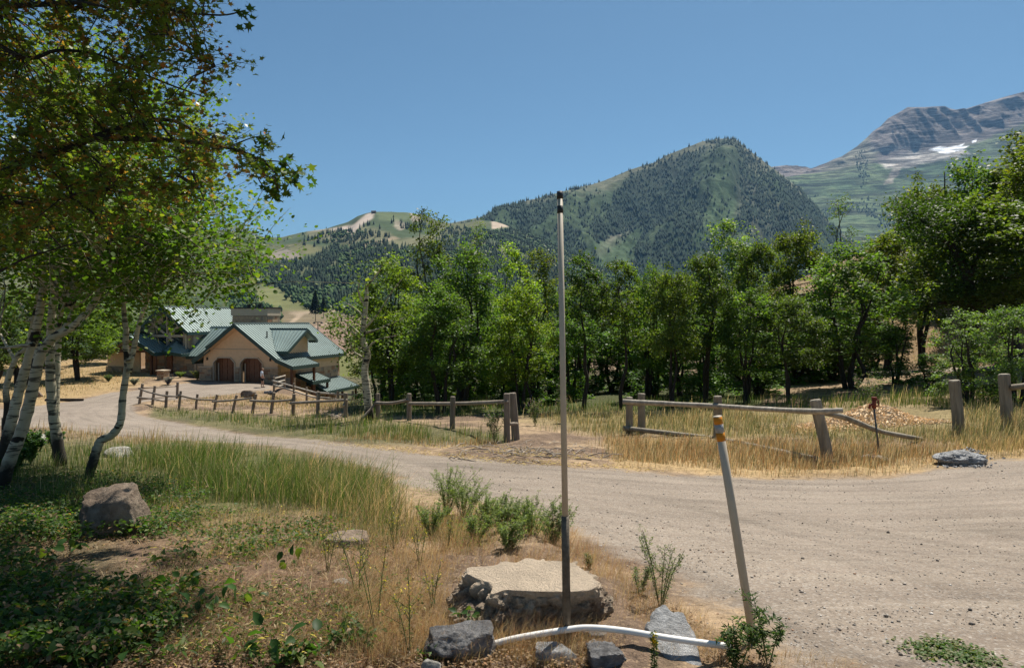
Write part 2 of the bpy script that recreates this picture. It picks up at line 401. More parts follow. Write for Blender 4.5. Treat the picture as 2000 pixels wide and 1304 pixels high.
    for name, sel, lab in (('gravel_road', isr & ~isp, 'pale brown gravel road curving past the fences down to the garage'),
                           ('footpath', isp, 'narrow pale dirt track along the foot of the brown hillside'), ('ground', ~isr, 'dry grassy hillside ground sloping down away from the road')):
        f = q[sel]; us, inv = np.unique(f, return_inverse=True)
        me = npmesh(name, V[us], inv.reshape(f.shape), c[us], True)
        at = me.attributes.new('sd', 'FLOAT', 'POINT'); at.data.foreach_set('value', sd[us].astype(np.float32))
        o = link(name, me, m); tag(o, lab, None, None, 'structure')
build_ground()

# ------------------------------------------------------------------ far hills and mountains
def heightsheet(us, sky_u, sky_v, y0, y1, vb, prof, n_y, yb=None, crest_shift=0, back=.25):
    """slope facing the camera whose crest follows a skyline; prof(t)->fraction of the rise; returns grids"""
    us = np.asarray(us, float); vc = np.interp(us, sky_u, sky_v)
    yc = (y1(us) if callable(y1) else np.full(us.shape, float(y1)))
    t = np.linspace(0, 1 + back, n_y)
    T, Ug = np.meshgrid(t, us, indexing='ij'); Yc = np.broadcast_to(yc, T.shape); Y = y0 + (Yc - y0) * T
    Vc = np.broadcast_to(vc, T.shape); Vb = np.broadcast_to(np.full(us.shape, 1.) * (vb(us) if callable(vb) else vb), T.shape)
    fr = prof(np.clip(T, 0, 1), Ug); Vv = Vb + (Vc - Vb) * fr
    rx, rz = ray(Ug, Vv); Z = EYE + rz * Y
    Zc = EYE + ray(us, vc)[1] * yc
    over = T > 1; Z = np.where(over, Zc[None] - (T - 1) * (Yc - y0) * .55, Z)
    X = ray(Ug, np.full(Ug.shape, HZ))[0] * Y
    return X, Y, Z, T, Ug
def sheet_mesh(name, X, Y, Z, colr, m, label, extra=None):
    n, k = X.shape; idx = np.arange(n * k).reshape(n, k)
    q = np.stack([idx[:-1, :-1], idx[:-1, 1:], idx[1:, 1:], idx[1:, :-1]], -1).reshape(-1, 4)
    me = npmesh(name, np.c_[X.ravel(), Y.ravel(), Z.ravel()], q, colr.reshape(-1, 3), True)
    return tag(link(name, me, m), label, None, None, 'structure')
def cones(P, H, R, colr, tiers=2, k=5, seed=1):
    """many small conifers in one vertex array"""
    r = np.random.default_rng(seed); n = len(P); V = []; Cc = []; Fs = []; per = tiers * (k + 1)
    a0 = r.uniform(0, 6.28, n)
    for t in range(tiers):
        zb = .06 + t * .34 * 2 / tiers; zt = 1.0 if t == tiers - 1 else min(1, zb + .62); rr = 1.0 - t * .42 * 2 / tiers * .9
        for j in range(k):
            a = a0 + 2 * math.pi * j / k + t * .5; jr = rr * r.uniform(.7, 1.2, n)
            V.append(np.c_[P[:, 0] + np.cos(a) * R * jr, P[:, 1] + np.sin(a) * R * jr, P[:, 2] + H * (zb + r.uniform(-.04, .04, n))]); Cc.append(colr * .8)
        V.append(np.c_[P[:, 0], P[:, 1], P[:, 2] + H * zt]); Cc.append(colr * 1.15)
    V = np.stack(V, 1).reshape(-1, 3); Cc = np.stack(Cc, 1).reshape(-1, 3)
    base = np.arange(n)[:, None] * per; Fs = []
    for t in range(tiers):
        for j in range(k): Fs.append(np.c_[base + t * (k + 1) + j, base + t * (k + 1) + (j + 1) % k, base + t * (k + 1) + k])
    return V, np.concatenate(Fs), Cc
def blobs(P, R, H, colr, seed=1):
    """rounded broadleaf crowns, irregular octahedral clumps"""
    r = np.random.default_rng(seed); n = len(P); V = []; Cc = []
    dirs = [(1, 0, .45), (.5, .87, .5), (-.5, .87, .4), (-1, 0, .5), (-.5, -.87, .45), (.5, -.87, .4), (.45, 0, .9), (-.25, .4, .95), (-.2, -.4, .85), (0, 0, 0)]
    for i, (a, b, c) in enumerate(dirs):
        s = r.uniform(.7, 1.2, n)
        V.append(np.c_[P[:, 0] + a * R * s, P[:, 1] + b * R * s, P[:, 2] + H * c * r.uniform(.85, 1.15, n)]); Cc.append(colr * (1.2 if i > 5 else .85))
    V = np.stack(V, 1).reshape(-1, 3); Cc = np.stack(Cc, 1).reshape(-1, 3); base = np.arange(n)[:, None] * 10
    tris = [(0, 1, 6), (1, 7, 6), (1, 2, 7), (2, 3, 7), (3, 8, 7), (3, 4, 8), (4, 5, 8), (5, 6, 8), (5, 0, 6), (6, 7, 8), (9, 1, 0), (9, 2, 1), (9, 3, 2), (9, 4, 3), (9, 5, 4), (9, 0, 5)]
    return V, np.concatenate([base + np.array(t)[None] for t in tris]), Cc
def merge(parts):
    Vs, Fs, Cs = [], [], []; o = 0
    for V, Fc, C in parts: Vs.append(V); Fs.append(Fc + o); Cs.append(C); o += len(V)
    return np.concatenate(Vs), np.concatenate(Fs), np.concatenate(Cs)
def sample(X, Y, Z, n, seed):
    r = np.random.default_rng(seed); a = r.uniform(0, X.shape[0] - 1.01, n); b = r.uniform(0, X.shape[1] - 1.01, n)
    i, j = a.astype(int), b.astype(int); f, g = a - i, b - j
    def s(M): return (M[i, j] * (1 - f) + M[i + 1, j] * f) * (1 - g) + (M[i, j + 1] * (1 - f) + M[i + 1, j + 1] * f) * g
    return np.c_[s(X), s(Y), s(Z)]
FAR = colmat('far_slope', .95, .02, .3, .6, .03, 3.0)
TREEMAT = colmat('far_trees', .9)
def paint(c, u, v, poly, colr, soft=5, amt=1., nz=None):
    d = polydist(u, v, poly)
    if nz is not None: d = d + nz
    w = (sstep(-soft, soft, d) * amt)[..., None]; return c * (1 - w) + np.array(colr) * w

# the ski hill and the valley in front of it
skA_u = [-900, -200, 200, 430, 480, 520, 550, 600, 640, 680, 700, 730, 760, 800, 830, 860, 900, 940, 970, 1010, 1060, 1110, 1170, 1260]
skA_v = [380, 400, 430, 452, 458, 464, 463, 452, 446, 434, 422, 414, 413, 414, 418, 431, 435, 428, 432, 446, 466, 492, 520, 545]
yt = np.array([0, .045, .13, .24, .36, .46, .6, .78, 1.]); fr_ = np.array([0, .06, .15, .26, .38, .52, .70, .86, 1.])
X, Y, Z, T, Ug = heightsheet(np.linspace(-900, 1260, 560), skA_u, skA_v, 120, 2300, lambda u: np.interp(u, [-900, 0, 500, 900, 1260], [640, 690, 712, 712, 690]), lambda t, u: np.interp(t, yt, fr_) - .55 * np.clip(1 - t / .03, 0, 1), 230)
amp = np.clip(T, 0, 1) * (1 - .75 * sstep(.88, 1, T)) * 26
Z = Z + amp * fbm(X / 260, Y / 260, 5, 40) + np.clip(T * 4, 0, 1) * 2.0 * fbm(X / 40, Y / 40, 4, 41)
uu, vv = PIX(X, Y, Z); nz = fbm(X / 60, Y / 60, 4, 50); big = fbm(X / 200, Y / 200, 3, 52)
cA = np.zeros(X.shape + (3,)) + np.array([.045, .068, .026])
w = sstep(-.1, .4, big)[..., None]; cA = cA * (1 - w) + np.array([.095, .10, .045]) * w
BR = (.17, .125, .08); TAN = (.36, .29, .23); GR = (.095, .125, .035)
cA = paint(cA, uu, vv, [(440, 560), (560, 565), (640, 620), (700, 640), (700, 760), (440, 760)], (.12, .125, .045), 6, 1, nz * 8)
cA = paint(cA, uu, vv, [(515, 555), (560, 575), (600, 600), (575, 612), (540, 600), (520, 580)], (.13, .135, .05), 4, .9, nz * 5)
cA = paint(cA, uu, vv, [(540, 608), (660, 610), (720, 640), (720, 690), (560, 640)], BR, 6, .8, nz * 10)
cA = paint(cA, uu, vv, [(600, 640), (720, 612), (740, 700), (640, 690)], (.20, .13, .095), 6, .9, nz * 8)
cA = paint(cA, uu, vv, [(556, 637), (580, 616), (560, 610), (660, 604), (680, 608), (596, 613), (566, 636)], (.34, .26, .18), 2, .8)
cA = paint(cA, uu, vv, [(600, 641), (690, 616), (692, 619), (602, 644)], (.34, .25, .18), 1.2, .8)
cA = paint(cA, uu, vv, [(520, 492), (560, 486), (590, 497), (590, 505), (545, 510), (520, 502)], (.24, .20, .16), 4, .85, nz * 4)
cA = paint(cA, uu, vv, [(560, 480), (600, 478), (640, 488), (600, 498), (570, 490)], (.15, .14, .06), 4, .8, nz * 4)
cA = paint(cA, uu, vv, [(600, 452), (700, 440), (725, 445), (760, 455), (780, 470), (860, 455), (880, 462), (760, 490), (680, 480), (600, 462)], (.15, .14, .075), 5, .8, nz * 6)
cA = paint(cA, uu, vv, [(716, 417), (732, 414), (728, 426), (710, 436), (696, 450), (688, 458), (672, 450), (640, 448), (600, 452), (660, 444), (690, 440)], (.44, .36, .30), 3, .9, nz * 3)
cA = paint(cA, uu, vv, [(770, 425), (800, 440), (782, 452), (770, 442)], (.30, .25, .19), 2, .7, nz * 3)
cA = paint(cA, uu, vv, [(800, 414), (820, 416), (818, 430), (806, 436)], (.34, .27, .22), 3, .7, nz * 2)
cA = paint(cA, uu, vv, [(735, 414), (800, 414), (800, 432), (740, 430)], (.10, .125, .055), 4, .8)
cA = paint(cA, uu, vv, [(700, 478), (770, 462), (780, 466), (700, 484)], (.27, .21, .14), 2, .8, nz * 2)
cA = paint(cA, uu, vv, [(960, 432), (990, 430), (998, 442), (962, 446)], (.42, .33, .25), 2, .9, nz * 2)
cA = paint(cA, uu, vv, [(740, 500), (790, 480), (812, 500), (770, 540)], (.12, .13, .05), 5, .6, nz * 8)
ski = sheet_mesh('ski_hill', X, Y, Z, cA, FAR, 'ski hill with forest bands, grassy runs and bare scree patches')
# conifers on it
P = sample(X, Y, Z, 90000, 5); pu, pv = PIX(P[:, 0], P[:, 1], P[:, 2]); pn = fbm(P[:, 0] / 90, P[:, 1] / 90, 3, 77)
forest = [(440, 556), (470, 520), (520, 520), (560, 512), (610, 508), (640, 482), (740, 478), (810, 484), (900, 480), (900, 470), (1000, 446), (1080, 470), (1140, 505), (1260, 540), (1260, 640), (800, 640), (680, 612), (640, 590), (600, 575), (560, 568), (515, 556)]
m1 = inpoly(pu, pv, forest) & (pn > -.75)
m2 = inpoly(pu, pv, [(590, 458), (640, 450), (720, 452), (760, 462), (770, 478), (700, 480), (640, 476), (590, 472)]) & (pn > -.15)
m3 = inpoly(pu, pv, [(780, 432), (805, 438), (830, 432), (860, 445), (850, 460), (780, 446)])
m4 = inpoly(pu, pv, [(430, 464), (520, 466), (590, 470), (560, 484), (430, 490)]) & (pn > .25)
m5 = inpoly(pu, pv, [(880, 440), (960, 450), (900, 480), (830, 480)]) & (pn > -.1)
front = (P[:, 1] < 1700) | (pv < 500)
keep = (m1 & (rng.uniform(size=len(P)) < .75)) | (m2 & (rng.uniform(size=len(P)) < .55)) | (m3 & (rng.uniform(size=len(P)) < .35)) | (m4 & (rng.uniform(size=len(P)) < .3)) | (m5 & (rng.uniform(size=len(P)) < .3))
Q = P[keep]; n = len(Q); hh = rng.uniform(9, 19, n) * np.interp(Q[:, 1], [300, 1200], [.8, 1.])
cc = np.array([.020, .036, .020])[None] * rng.uniform(.7, 1.5, n)[:, None]
dec = (fbm(Q[:, 0] / 70, Q[:, 1] / 70, 3, 91) > .18)
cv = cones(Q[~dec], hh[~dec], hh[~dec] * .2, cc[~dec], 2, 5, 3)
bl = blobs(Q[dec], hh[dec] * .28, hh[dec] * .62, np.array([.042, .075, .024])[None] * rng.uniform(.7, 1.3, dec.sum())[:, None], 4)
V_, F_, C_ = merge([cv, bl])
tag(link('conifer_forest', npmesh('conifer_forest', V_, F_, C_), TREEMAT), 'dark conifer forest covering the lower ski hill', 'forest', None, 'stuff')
print('ski trees', n)
# aspen groves by the runs, counted as one wood
m6 = inpoly(pu, pv, [(548, 562), (600, 572), (660, 590), (700, 600), (700, 625), (640, 606), (600, 604), (560, 592)]) | inpoly(pu, pv, [(440, 575), (490, 562), (510, 600), (552, 612), (545, 640), (530, 655), (440, 660)])
Q = P[m6 & (rng.uniform(size=len(P)) < .5)]; n = len(Q); hh = rng.uniform(9, 15, n) * np.interp(Q[:, 1], [150, 700], [.7, 1.])
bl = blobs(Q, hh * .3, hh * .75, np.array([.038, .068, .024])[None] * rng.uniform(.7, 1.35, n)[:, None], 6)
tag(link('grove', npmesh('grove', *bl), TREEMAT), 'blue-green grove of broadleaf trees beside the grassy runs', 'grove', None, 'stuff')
print('grove', n)
HILL = (X, Y, Z)
def on_hill(u, v):
    uu_, vv_ = PIX(X0_, Y0_, Z0_); d = (uu_ - u) ** 2 + (vv_ - v) ** 2; i = np.unravel_index(np.argmin(d), d.shape); return Vector((X0_[i], Y0_[i], Z0_[i]))
X0_, Y0_, Z0_ = HILL

# the pyramid mountain
skC_u = [760, 860, 940, 975, 1030, 1060, 1100, 1130, 1180, 1230, 1275, 1300, 1330, 1370, 1390, 1400, 1435, 1450, 1480, 1520, 1560, 1590, 1620, 1660, 1760, 1900]
skC_v = [470, 440, 424, 409, 392, 385, 374, 368, 352, 331, 318, 303, 291, 276, 274, 271, 272, 286, 308, 338, 368, 402, 436, 470, 540, 600]
def profC(t, u): return np.interp(t, [0, .2, .5, .8, 1], [0, .30, .6, .86, 1])
X, Y, Z, T, Ug = heightsheet(np.linspace(760, 1900, 620), skC_u, skC_v, 1900, lambda u: 3300 - 500 * np.abs(u - 1400) / 500, 690, profC, 260)
env = np.sin(np.clip(T, 0, 1) * math.pi) ** .8
spur = ridged((X - Y * .35) / 420, Y / 1500, 4, 61); fine = ridged(X / 120, Y / 260, 4, 66)
Z = Z + env * (135 * spur + 34 * fine) + (.25 + .75 * env) * 7 * fbm(X / 45, Y / 45, 3, 67)
# a long shaded gully right of the summit and a spur below it
Z = Z - env * 60 * np.exp(-((Ug - (1480 - 90 * (1 - T))) / 35) ** 2) + env * 70 * np.exp(-((Ug - (1415 + 40 * (1 - T))) / 40) ** 2)
uu, vv = PIX(X, Y, Z); nz = fbm(X / 110, Y / 110, 4, 70); n2 = fbm(X / 40, Y / 40, 3, 71)
cC = np.zeros(X.shape + (3,)) + np.array([.038, .064, .030])
w = sstep(-.05, .35, nz + .3 * n2)[..., None]; cC = cC * (1 - w) + np.array([.062, .092, .042]) * w
w = (sstep(.78, .98, T + .1 * n2) * .75)[..., None]; cC = cC * (1 - w) + np.array([.15, .145, .095]) * w
cC = paint(cC, uu, vv, [(1200, 455), (1235, 440), (1215, 478), (1170, 500), (1160, 490)], (.26, .21, .175), 5, .8, n2 * 8)
cC = paint(cC, uu, vv, [(1390, 350), (1420, 330), (1440, 400), (1430, 450), (1350, 480), (1380, 420)], (.060, .098, .042), 8, .85, n2 * 14)
cC = paint(cC, uu, vv, [(1150, 480), (1260, 440), (1220, 540), (1100, 560)], (.058, .094, .042), 10, .8, n2 * 10)
cC = paint(cC, uu, vv, [(1560, 420), (1600, 430), (1600, 480), (1560, 460)], (.27, .24, .2), 5, .7, n2 * 6)
cC = paint(cC, uu, vv, [(1450, 340), (1500, 380), (1590, 440), (1570, 500), (1480, 470), (1440, 420)], (.10, .10, .07), 12, .7, n2 * 16)
mC, tC, bC = newmat('mountain_slope'); pC = tC.pos(); c_ = tC.attr('col')
c_ = tC.mix(1.0, c_, tC.ramp(tC.noise(.03, 6, .7, pC), [(.28, .55), (.72, 1.45)]), 'MULTIPLY')
tC.l(c_, bC.inputs['Base Color']); bC.inputs['Roughness'].default_value = .95; bC.inputs['Specular IOR Level'].default_value = .1
tC.l(tC.bump(tC.noise(.02, 7, .7, pC), .7, 8.0), bC.inputs['Normal'])
gpn = fbm((X - .4 * Y) / 110, Y / 420, 4, 74) + .35 * fbm(X / 40, Y / 60, 2, 75)
fw = (sstep(-.16, .10, gpn) * .8 * (T < .97))
for pz in ([(1390, 350), (1420, 330), (1440, 400), (1430, 450), (1350, 480), (1380, 420)], [(1150, 480), (1260, 440), (1220, 540), (1100, 560)]): fw = np.where(inpoly(uu, vv, pz), fw * .15, fw)
cC = cC * (1 - fw[..., None]) + np.array([.018, .036, .024]) * fw[..., None]
sheet_mesh('mountain', X, Y, Z, cC, mC, 'pyramid shaped green mountain streaked with dark conifers')
P = sample(X, Y, Z, 70000, 6); pu, pv = PIX(P[:, 0], P[:, 1], P[:, 2])
pn = fbm((P[:, 0] - .4 * P[:, 1]) / 110, P[:, 1] / 420, 4, 74) + .35 * fbm(P[:, 0] / 40, P[:, 1] / 60, 2, 75)
tf = (P[:, 1] - 1900) / (3300 - 500 * np.abs(pu - 1400) / 500 - 1900)
dens = .04 + .52 * sstep(-.16, .10, pn) ; dens *= np.where(tf > .8, .55, 1) * (tf < 1.02)
dens = np.where(inpoly(pu, pv, [(1390, 350), (1420, 330), (1440, 400), (1430, 450), (1350, 480), (1380, 420)]), dens * .3, dens)
dens = np.where(inpoly(pu, pv, [(1150, 480), (1260, 440), (1220, 540), (1100, 560)]), dens * .2, dens)
dens = np.where(inpoly(pu, pv, [(1440, 285), (1600, 400), (1600, 500), (1450, 420)]), np.maximum(dens, .55), dens)
Q = P[rng.uniform(size=len(P)) < dens]; n = len(Q); hh = rng.uniform(9, 20, n)
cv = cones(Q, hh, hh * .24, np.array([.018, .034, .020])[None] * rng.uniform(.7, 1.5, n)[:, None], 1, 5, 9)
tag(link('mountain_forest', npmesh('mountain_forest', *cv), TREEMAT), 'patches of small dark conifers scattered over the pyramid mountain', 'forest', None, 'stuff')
print('mountain trees', n)

# the high limestone massif
skD_u = [1380, 1450, 1505, 1530, 1550, 1575, 1600, 1625, 1640, 1670, 1690, 1700, 1715, 1730, 1750, 1768, 1800, 1840, 1850, 1870, 1895, 1920, 1960, 2000, 2060, 2140, 2300, 2700]
skD_v = [350, 345, 326, 323, 326, 331, 324, 311, 306, 286, 268, 257, 247, 231, 220, 209, 209, 207, 212, 216, 208, 200, 188, 177, 168, 175, 150, 200]
fot_u = [1380, 1500, 1600, 1680, 1720, 1780, 1850, 1900, 1960, 2100, 2700]; fot_v = [352, 350, 338, 322, 318, 312, 292, 280, 262, 240, 260]   # foot of the cliffs
def profD(t, u):
    vc = np.interp(u, skD_u, skD_v); vf = np.interp(u, fot_u, fot_v); k = (520 - vf) / (520 - vc)
    return np.where(t < .8, k * np.interp(t, [0, .3, .6, .8], [0, .35, .72, 1]), k + (1 - k) * (t - .8) / .2)
X, Y, Z, T, Ug = heightsheet(np.linspace(1380, 2700, 760), skD_u, skD_v, 3400, lambda u: 5600 + 0 * u, 520, profD, 300)
cl = sstep(.78, .82, T)
Zq = Z + cl * 0; st = 62.0; ph = (Z + 30 * fbm(X / 700, Y / 700, 3, 80)) / st; tri = ph - np.floor(ph)
Z = Z + cl * (1 - sstep(.985, 1.0, T)) * sstep(.83, .90, T) * 14 * fbm(X / 120, Z / 40, 3, 89) + (1 - cl) * np.clip(T * 3, 0, 1) * (40 * fbm(X / 420, Y / 420, 4, 81) + 12 * ridged(X / 150, Y / 150, 3, 83))
Yd = Y - cl * (1 - sstep(.985, 1., T)) * sstep(.83, .90, T) * (55 * ridged(X / 160, Z / 500, 5, 84)) * 1.9
uu, vv = PIX(X, Yd, Z); nz = fbm(X / 260, Y / 260, 4, 85); n2 = fbm(X / 70, Y / 70, 3, 86)
cD = np.zeros(X.shape + (3,)) + np.array([.075, .10, .045])
w = sstep(0, .4, nz)[..., None]; cD = cD * (1 - w) + np.array([.045, .07, .032]) * w
rock = np.array([.125, .105, .095]); w = cl[..., None]; cD = cD * (1 - w) + rock * w
ltr = sstep(.2, .5, fbm(X / 900, Z / 30, 3, 88)) * cl; cD = cD * (1 - .35 * ltr[..., None]) + np.array([.24, .21, .19]) * .35 * ltr[..., None]
cD = paint(cD, uu, vv, [(1600, 330), (1690, 270), (1720, 300), (1700, 330), (1650, 345), (1605, 350)], (.10, .11, .065), 8, .55, n2 * 12)
cD = paint(cD, uu, vv, [(1715, 318), (1740, 308), (1790, 296), (1835, 300), (1880, 292), (1900, 300), (1830, 314), (1770, 328), (1730, 328)], (.33, .30, .27), 4, .95, n2 * 4)
cD = paint(cD, uu, vv, [(1750, 320), (1764, 322), (1742, 358), (1726, 360)], (.28, .24, .20), 3, .8, n2 * 4)
cD = paint(cD, uu, vv, [(1900, 286), (2000, 240), (2200, 215), (2200, 330), (1900, 330)], (.085, .105, .05), 6, .9, n2 * 8)
cD = paint(cD, uu, vv, [(1800, 405), (1850, 398), (1850, 412), (1800, 412)], (.25, .22, .18), 4, .7, n2 * 4)
cD = paint(cD, uu, vv, [(1814, 292), (1836, 286), (1850, 288), (1870, 285), (1884, 280), (1878, 286), (1893, 285), (1880, 292), (1850, 301), (1838, 300), (1830, 296)], (.88, .88, .9), 1.2, 1)
cD = paint(cD, uu, vv, [(1898, 276), (1908, 272), (1906, 277), (1899, 279)], (.88, .88, .9), 1, 1)
mD, tD, bD = newmat('limestone'); pD = tD.pos(); c_ = tD.attr('col')
bands = tD.noise(1.0, 5, .7, tD.pos((.0030, .0030, .030)), 1.1)
hi = tD.math('GREATER_THAN', tD.n('ShaderNodeSeparateXYZ').outputs[0], 1e9)
c_ = tD.mix(1.0, c_, tD.ramp(bands, [(.38, .28), (.5, 1.), (.58, 2.0)]), 'MULTIPLY')
c_ = tD.mix(1.0, c_, tD.ramp(tD.noise(.02, 6, .7, pD), [(.28, .7), (.72, 1.3)]), 'MULTIPLY')
tD.l(c_, bD.inputs['Base Color']); bD.inputs['Roughness'].default_value = .95; bD.inputs['Specular IOR Level'].default_value = .1
tD.l(tD.bump(tD.noise(.012, 8, .75, pD), .8, 20.0), bD.inputs['Normal'])
sheet_mesh('massif', X, Yd, Z, cD, mD, 'high banded limestone massif with a snow patch under its cliffs')
P = sample(X, Yd, Z, 26000, 8); pu, pv = PIX(P[:, 0], P[:, 1], P[:, 2]); pn = fbm(P[:, 0] / 260, P[:, 1] / 260, 4, 94)
k_ = (pv > 335) & (P[:, 1] < 4800) & (pn > .05) | inpoly(pu, pv, [(1670, 300), (1690, 290), (1700, 350), (1680, 370)]) & (pn > -.3)
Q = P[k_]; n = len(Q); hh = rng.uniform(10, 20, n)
tag(link('massif_forest', npmesh('massif_forest', *cones(Q, hh, hh * .28, np.array([.02, .036, .022])[None] * rng.uniform(.7, 1.4, n)[:, None], 1, 5, 10)), TREEMAT), 'thin dark conifers on the green benches below the limestone cliffs', 'forest', None, 'stuff')

# the far blue range at the valley mouth and the base plain that closes the view
X, Y, Z, T, Ug = heightsheet(np.linspace(-500, 700, 120), [-500, 200, 420, 462, 478, 500, 530, 700], [380, 400, 452, 438, 442, 455, 466, 480], 6500, 9000, 560, lambda t, u: t, 30)
Z = Z + 50 * fbm(X / 500, Y / 500, 4, 99) * np.clip(1 - np.abs(T - .5) * 2, 0, 1)
sheet_mesh('far_range', X, Y, Z, np.zeros(X.shape + (3,)) + np.array([.09, .10, .08]), FAR, 'distant blue mountain range at the valley mouth')
gx, gy = np.meshgrid(np.linspace(-11000, 11000, 60), np.linspace(-3000, 12000, 60))
gz = -75 + 0 * gx
rr0 = np.hypot(gx, gy); gz = np.where(rr0 < 400, -45, gz)
sheet_mesh('valley_floor', gx, gy, gz, np.zeros(gx.shape + (3,)) + np.array([.05, .07, .03]), FAR, 'wooded valley floor between the hill and the mountains')

# air
hz = MB().box((-11500, -3300, -120), (11500, 12300, 2450)).mesh('haze')
mh = bpy.data.materials.new('haze'); mh.use_nodes = True; nt = mh.node_tree; nt.nodes.clear()
pv_ = nt.nodes.new('ShaderNodeVolumePrincipled'); pv_.inputs['Color'].default_value = (.30, .58, 1, 1)
pv_.inputs['Density'].default_value = 3.3e-5; pv_.inputs['Anisotropy'].default_value = .2
ov = nt.nodes.new('ShaderNodeOutputMaterial'); nt.links.new(pv_.outputs[0], ov.inputs['Volume'])
hzo = link('haze', hz, mh); tag(hzo, 'thin blue summer haze between the viewer and the mountains', None, None, 'stuff')
# ------------------------------------------------------------------ the lodge
STUCCO = simple('stucco', (.68, .48, .30), .92, .08, 3, bump=.25, bscale=60)
STUCCO2 = simple('stucco_trim', (.46, .38, .28), .9, .06, 3)
ROOF = simple('green_metal_roof', (.21, .275, .255), .42, .10, .6, metal=.15, spec=.5)
FASC = simple('green_fascia', (.018, .050, .045), .45, .15, 2, spec=.4)
WOODD = simple('dark_door_wood', (.21, .085, .04), .55, .4, 3, stretch=(6, 1, 1), spec=.4)
WOODB = simple('brown_timber', (.10, .045, .022), .7, .35, 5, stretch=(1, 1, .2))
GLASSD = simple('dark_window_glass', (.015, .02, .022), .08, .3, 1, spec=.6)
PALEW = simple('pale_trim', (.50, .42, .32), .8, .06, 4)
STONEM = [simple('sandstone_tan', (.40, .29, .19), .9, .25, 6, bump=.4), simple('sandstone_rust', (.30, .165, .095), .9, .3, 6, bump=.4), simple('sandstone_grey', (.27, .22, .165), .9, .25, 6, bump=.4)]
BLACKM = simple('black_metal', (.018, .018, .02), .5, .3, 6, spec=.4)
PHI = math.radians(14)
_O = W(398, 743.5, 67); ORG = Vector((_O.x, _O.y, _O.z))
house = empty('lodge', ORG, -PHI, 'stone and stucco mountain lodge with green standing-seam metal roofs and two garage doors', 'house')
def roof_plane(p_eave0, p_eave1, p_ridge1, p_ridge0, name='roof_slope', th=.16, seam=.42, parent=None, fas=(1, 1, 1), drop=.34):
    """metal roof slope: sheet with raised seams from ridge to eave, dark fascia boards on eave / first rake / second rake"""
    e0, e1, r1, r0 = map(Vector, (p_eave0, p_eave1, p_ridge1, p_ridge0)); n = (e1 - e0).cross(r0 - e0).normalized()
    if n.z < 0: n = -n
    parent = parent or house
    ro = MB().prism([e0, e1, r1, r0], -n * .06).build(name, ROOF, parent)
    sm = MB(); L = max((e1 - e0).length, (r1 - r0).length); k = max(2, int(L / seam))
    for i in range(k + 1):
        f = i / k; a = e0.lerp(e1, f); b = r0.lerp(r1, f); sm.bar(a + n * .025, b + n * .025, .035, .055, n)
    sm.bar(r0 + n * .03, r1 + n * .03, .22, .05, n)
    tag(sm.build('roof_seam', FASC if False else ROOFS, ro), kind='stuff')
    dz = Vector((0, 0, -drop / 2 + .03))
    if fas[0]: MB().bar(e0 + dz, e1 + dz, .07, drop).build('fascia', FASC, ro)
    if fas[1]: MB().bar(e0 + dz * 1.01, r0 + dz * 1.01, .08, drop).build('fascia', FASC, ro)
    if fas[2]: MB().bar(e1 + dz * 1.01, r1 + dz * 1.01, .08, drop).build('fascia', FASC, ro)
    return ro
ROOFS = simple('roof_seam_metal', (.07, .105, .10), .4, .1, .6, metal=.15)
def wallp(poly, ext, m=STUCCO, name='wall', parent=None): return MB().prism(poly, ext).build(name, m, parent or house)
def stones(a, b, z0, z1, nrm, parent, bh=.26, seed=0, proud=.05, name='stone'):
    """coursed stone facing between two plan points: blocks of uneven length, three stone colours, joined per colour"""
    a, b = Vector((*a, 0)), Vector((*b, 0)); L = (b - a).length; d = (b - a) / L; nrm = Vector((*nrm, 0)); r = random.Random(seed)
    mbs = [MB(), MB(), MB()]; z = z0
    while z < z1 - .05:
        h = min(bh * r.uniform(.6, 1.35), z1 - z); x = 0
        while x < L - .02:
            l = min(r.uniform(.3, .95), L - x)
            if L - x - l < .15: l = L - x
            k = r.choices([0, 1, 2], [5, 1.6, 2.5])[0]; pr = proud * r.uniform(.6, 1.5)
            p = a + d * (x + .012) + Vector((0, 0, z + .012)); q = a + d * (x + l - .012) + Vector((0, 0, z + .012)); up = Vector((0, 0, h - .024))
            mbs[k].prism([p, q, q + up, p + up], nrm * pr); x += l
        z += h
    for k, mb in enumerate(mbs):
        if mb.v: tag(mb.build('stone_facing', STONEM[k], parent), kind='stuff')
HL, HR, HT = 4.1, 8.2, 5.6      # ridge, right wall, ridge height (local metres)
# garage gable wall with two octagonal-topped openings
D = [(1.15, 3.55), (4.15, 6.6)]; dh, ch = 2.32, .5
gw = MB(); y0, th = 0, .35
def slab(x0, x1, z0, z1): gw.box((x0, 0, z0), (x1, th, z1))
slab(0, D[0][0], -.6, dh); slab(D[0][1], D[1][0], -.6, dh); slab(D[1][1], HR, -.6, dh)
for a, b in D:
    gw.prism([(a, 0, dh - ch), (a + ch, 0, dh), (a, 0, dh)], (0, th, 0)); gw.prism([(b, 0, dh - ch), (b, 0, dh), (b - ch, 0, dh)], (0, th, 0))
gw.prism([(0, 0, dh), (HR, 0, dh), (HR, 0, 2.62), (HL, 0, HT - .15), (0, 0, 2.62)], (0, th, 0))
gwo = gw.build('wall', STUCCO, house)
tb = MB(); tb.bar((1.0, -.03, 3.15), (7.2, -.03, 3.15), .06, .07); tb.build('trim', STUCCO2, gwo)
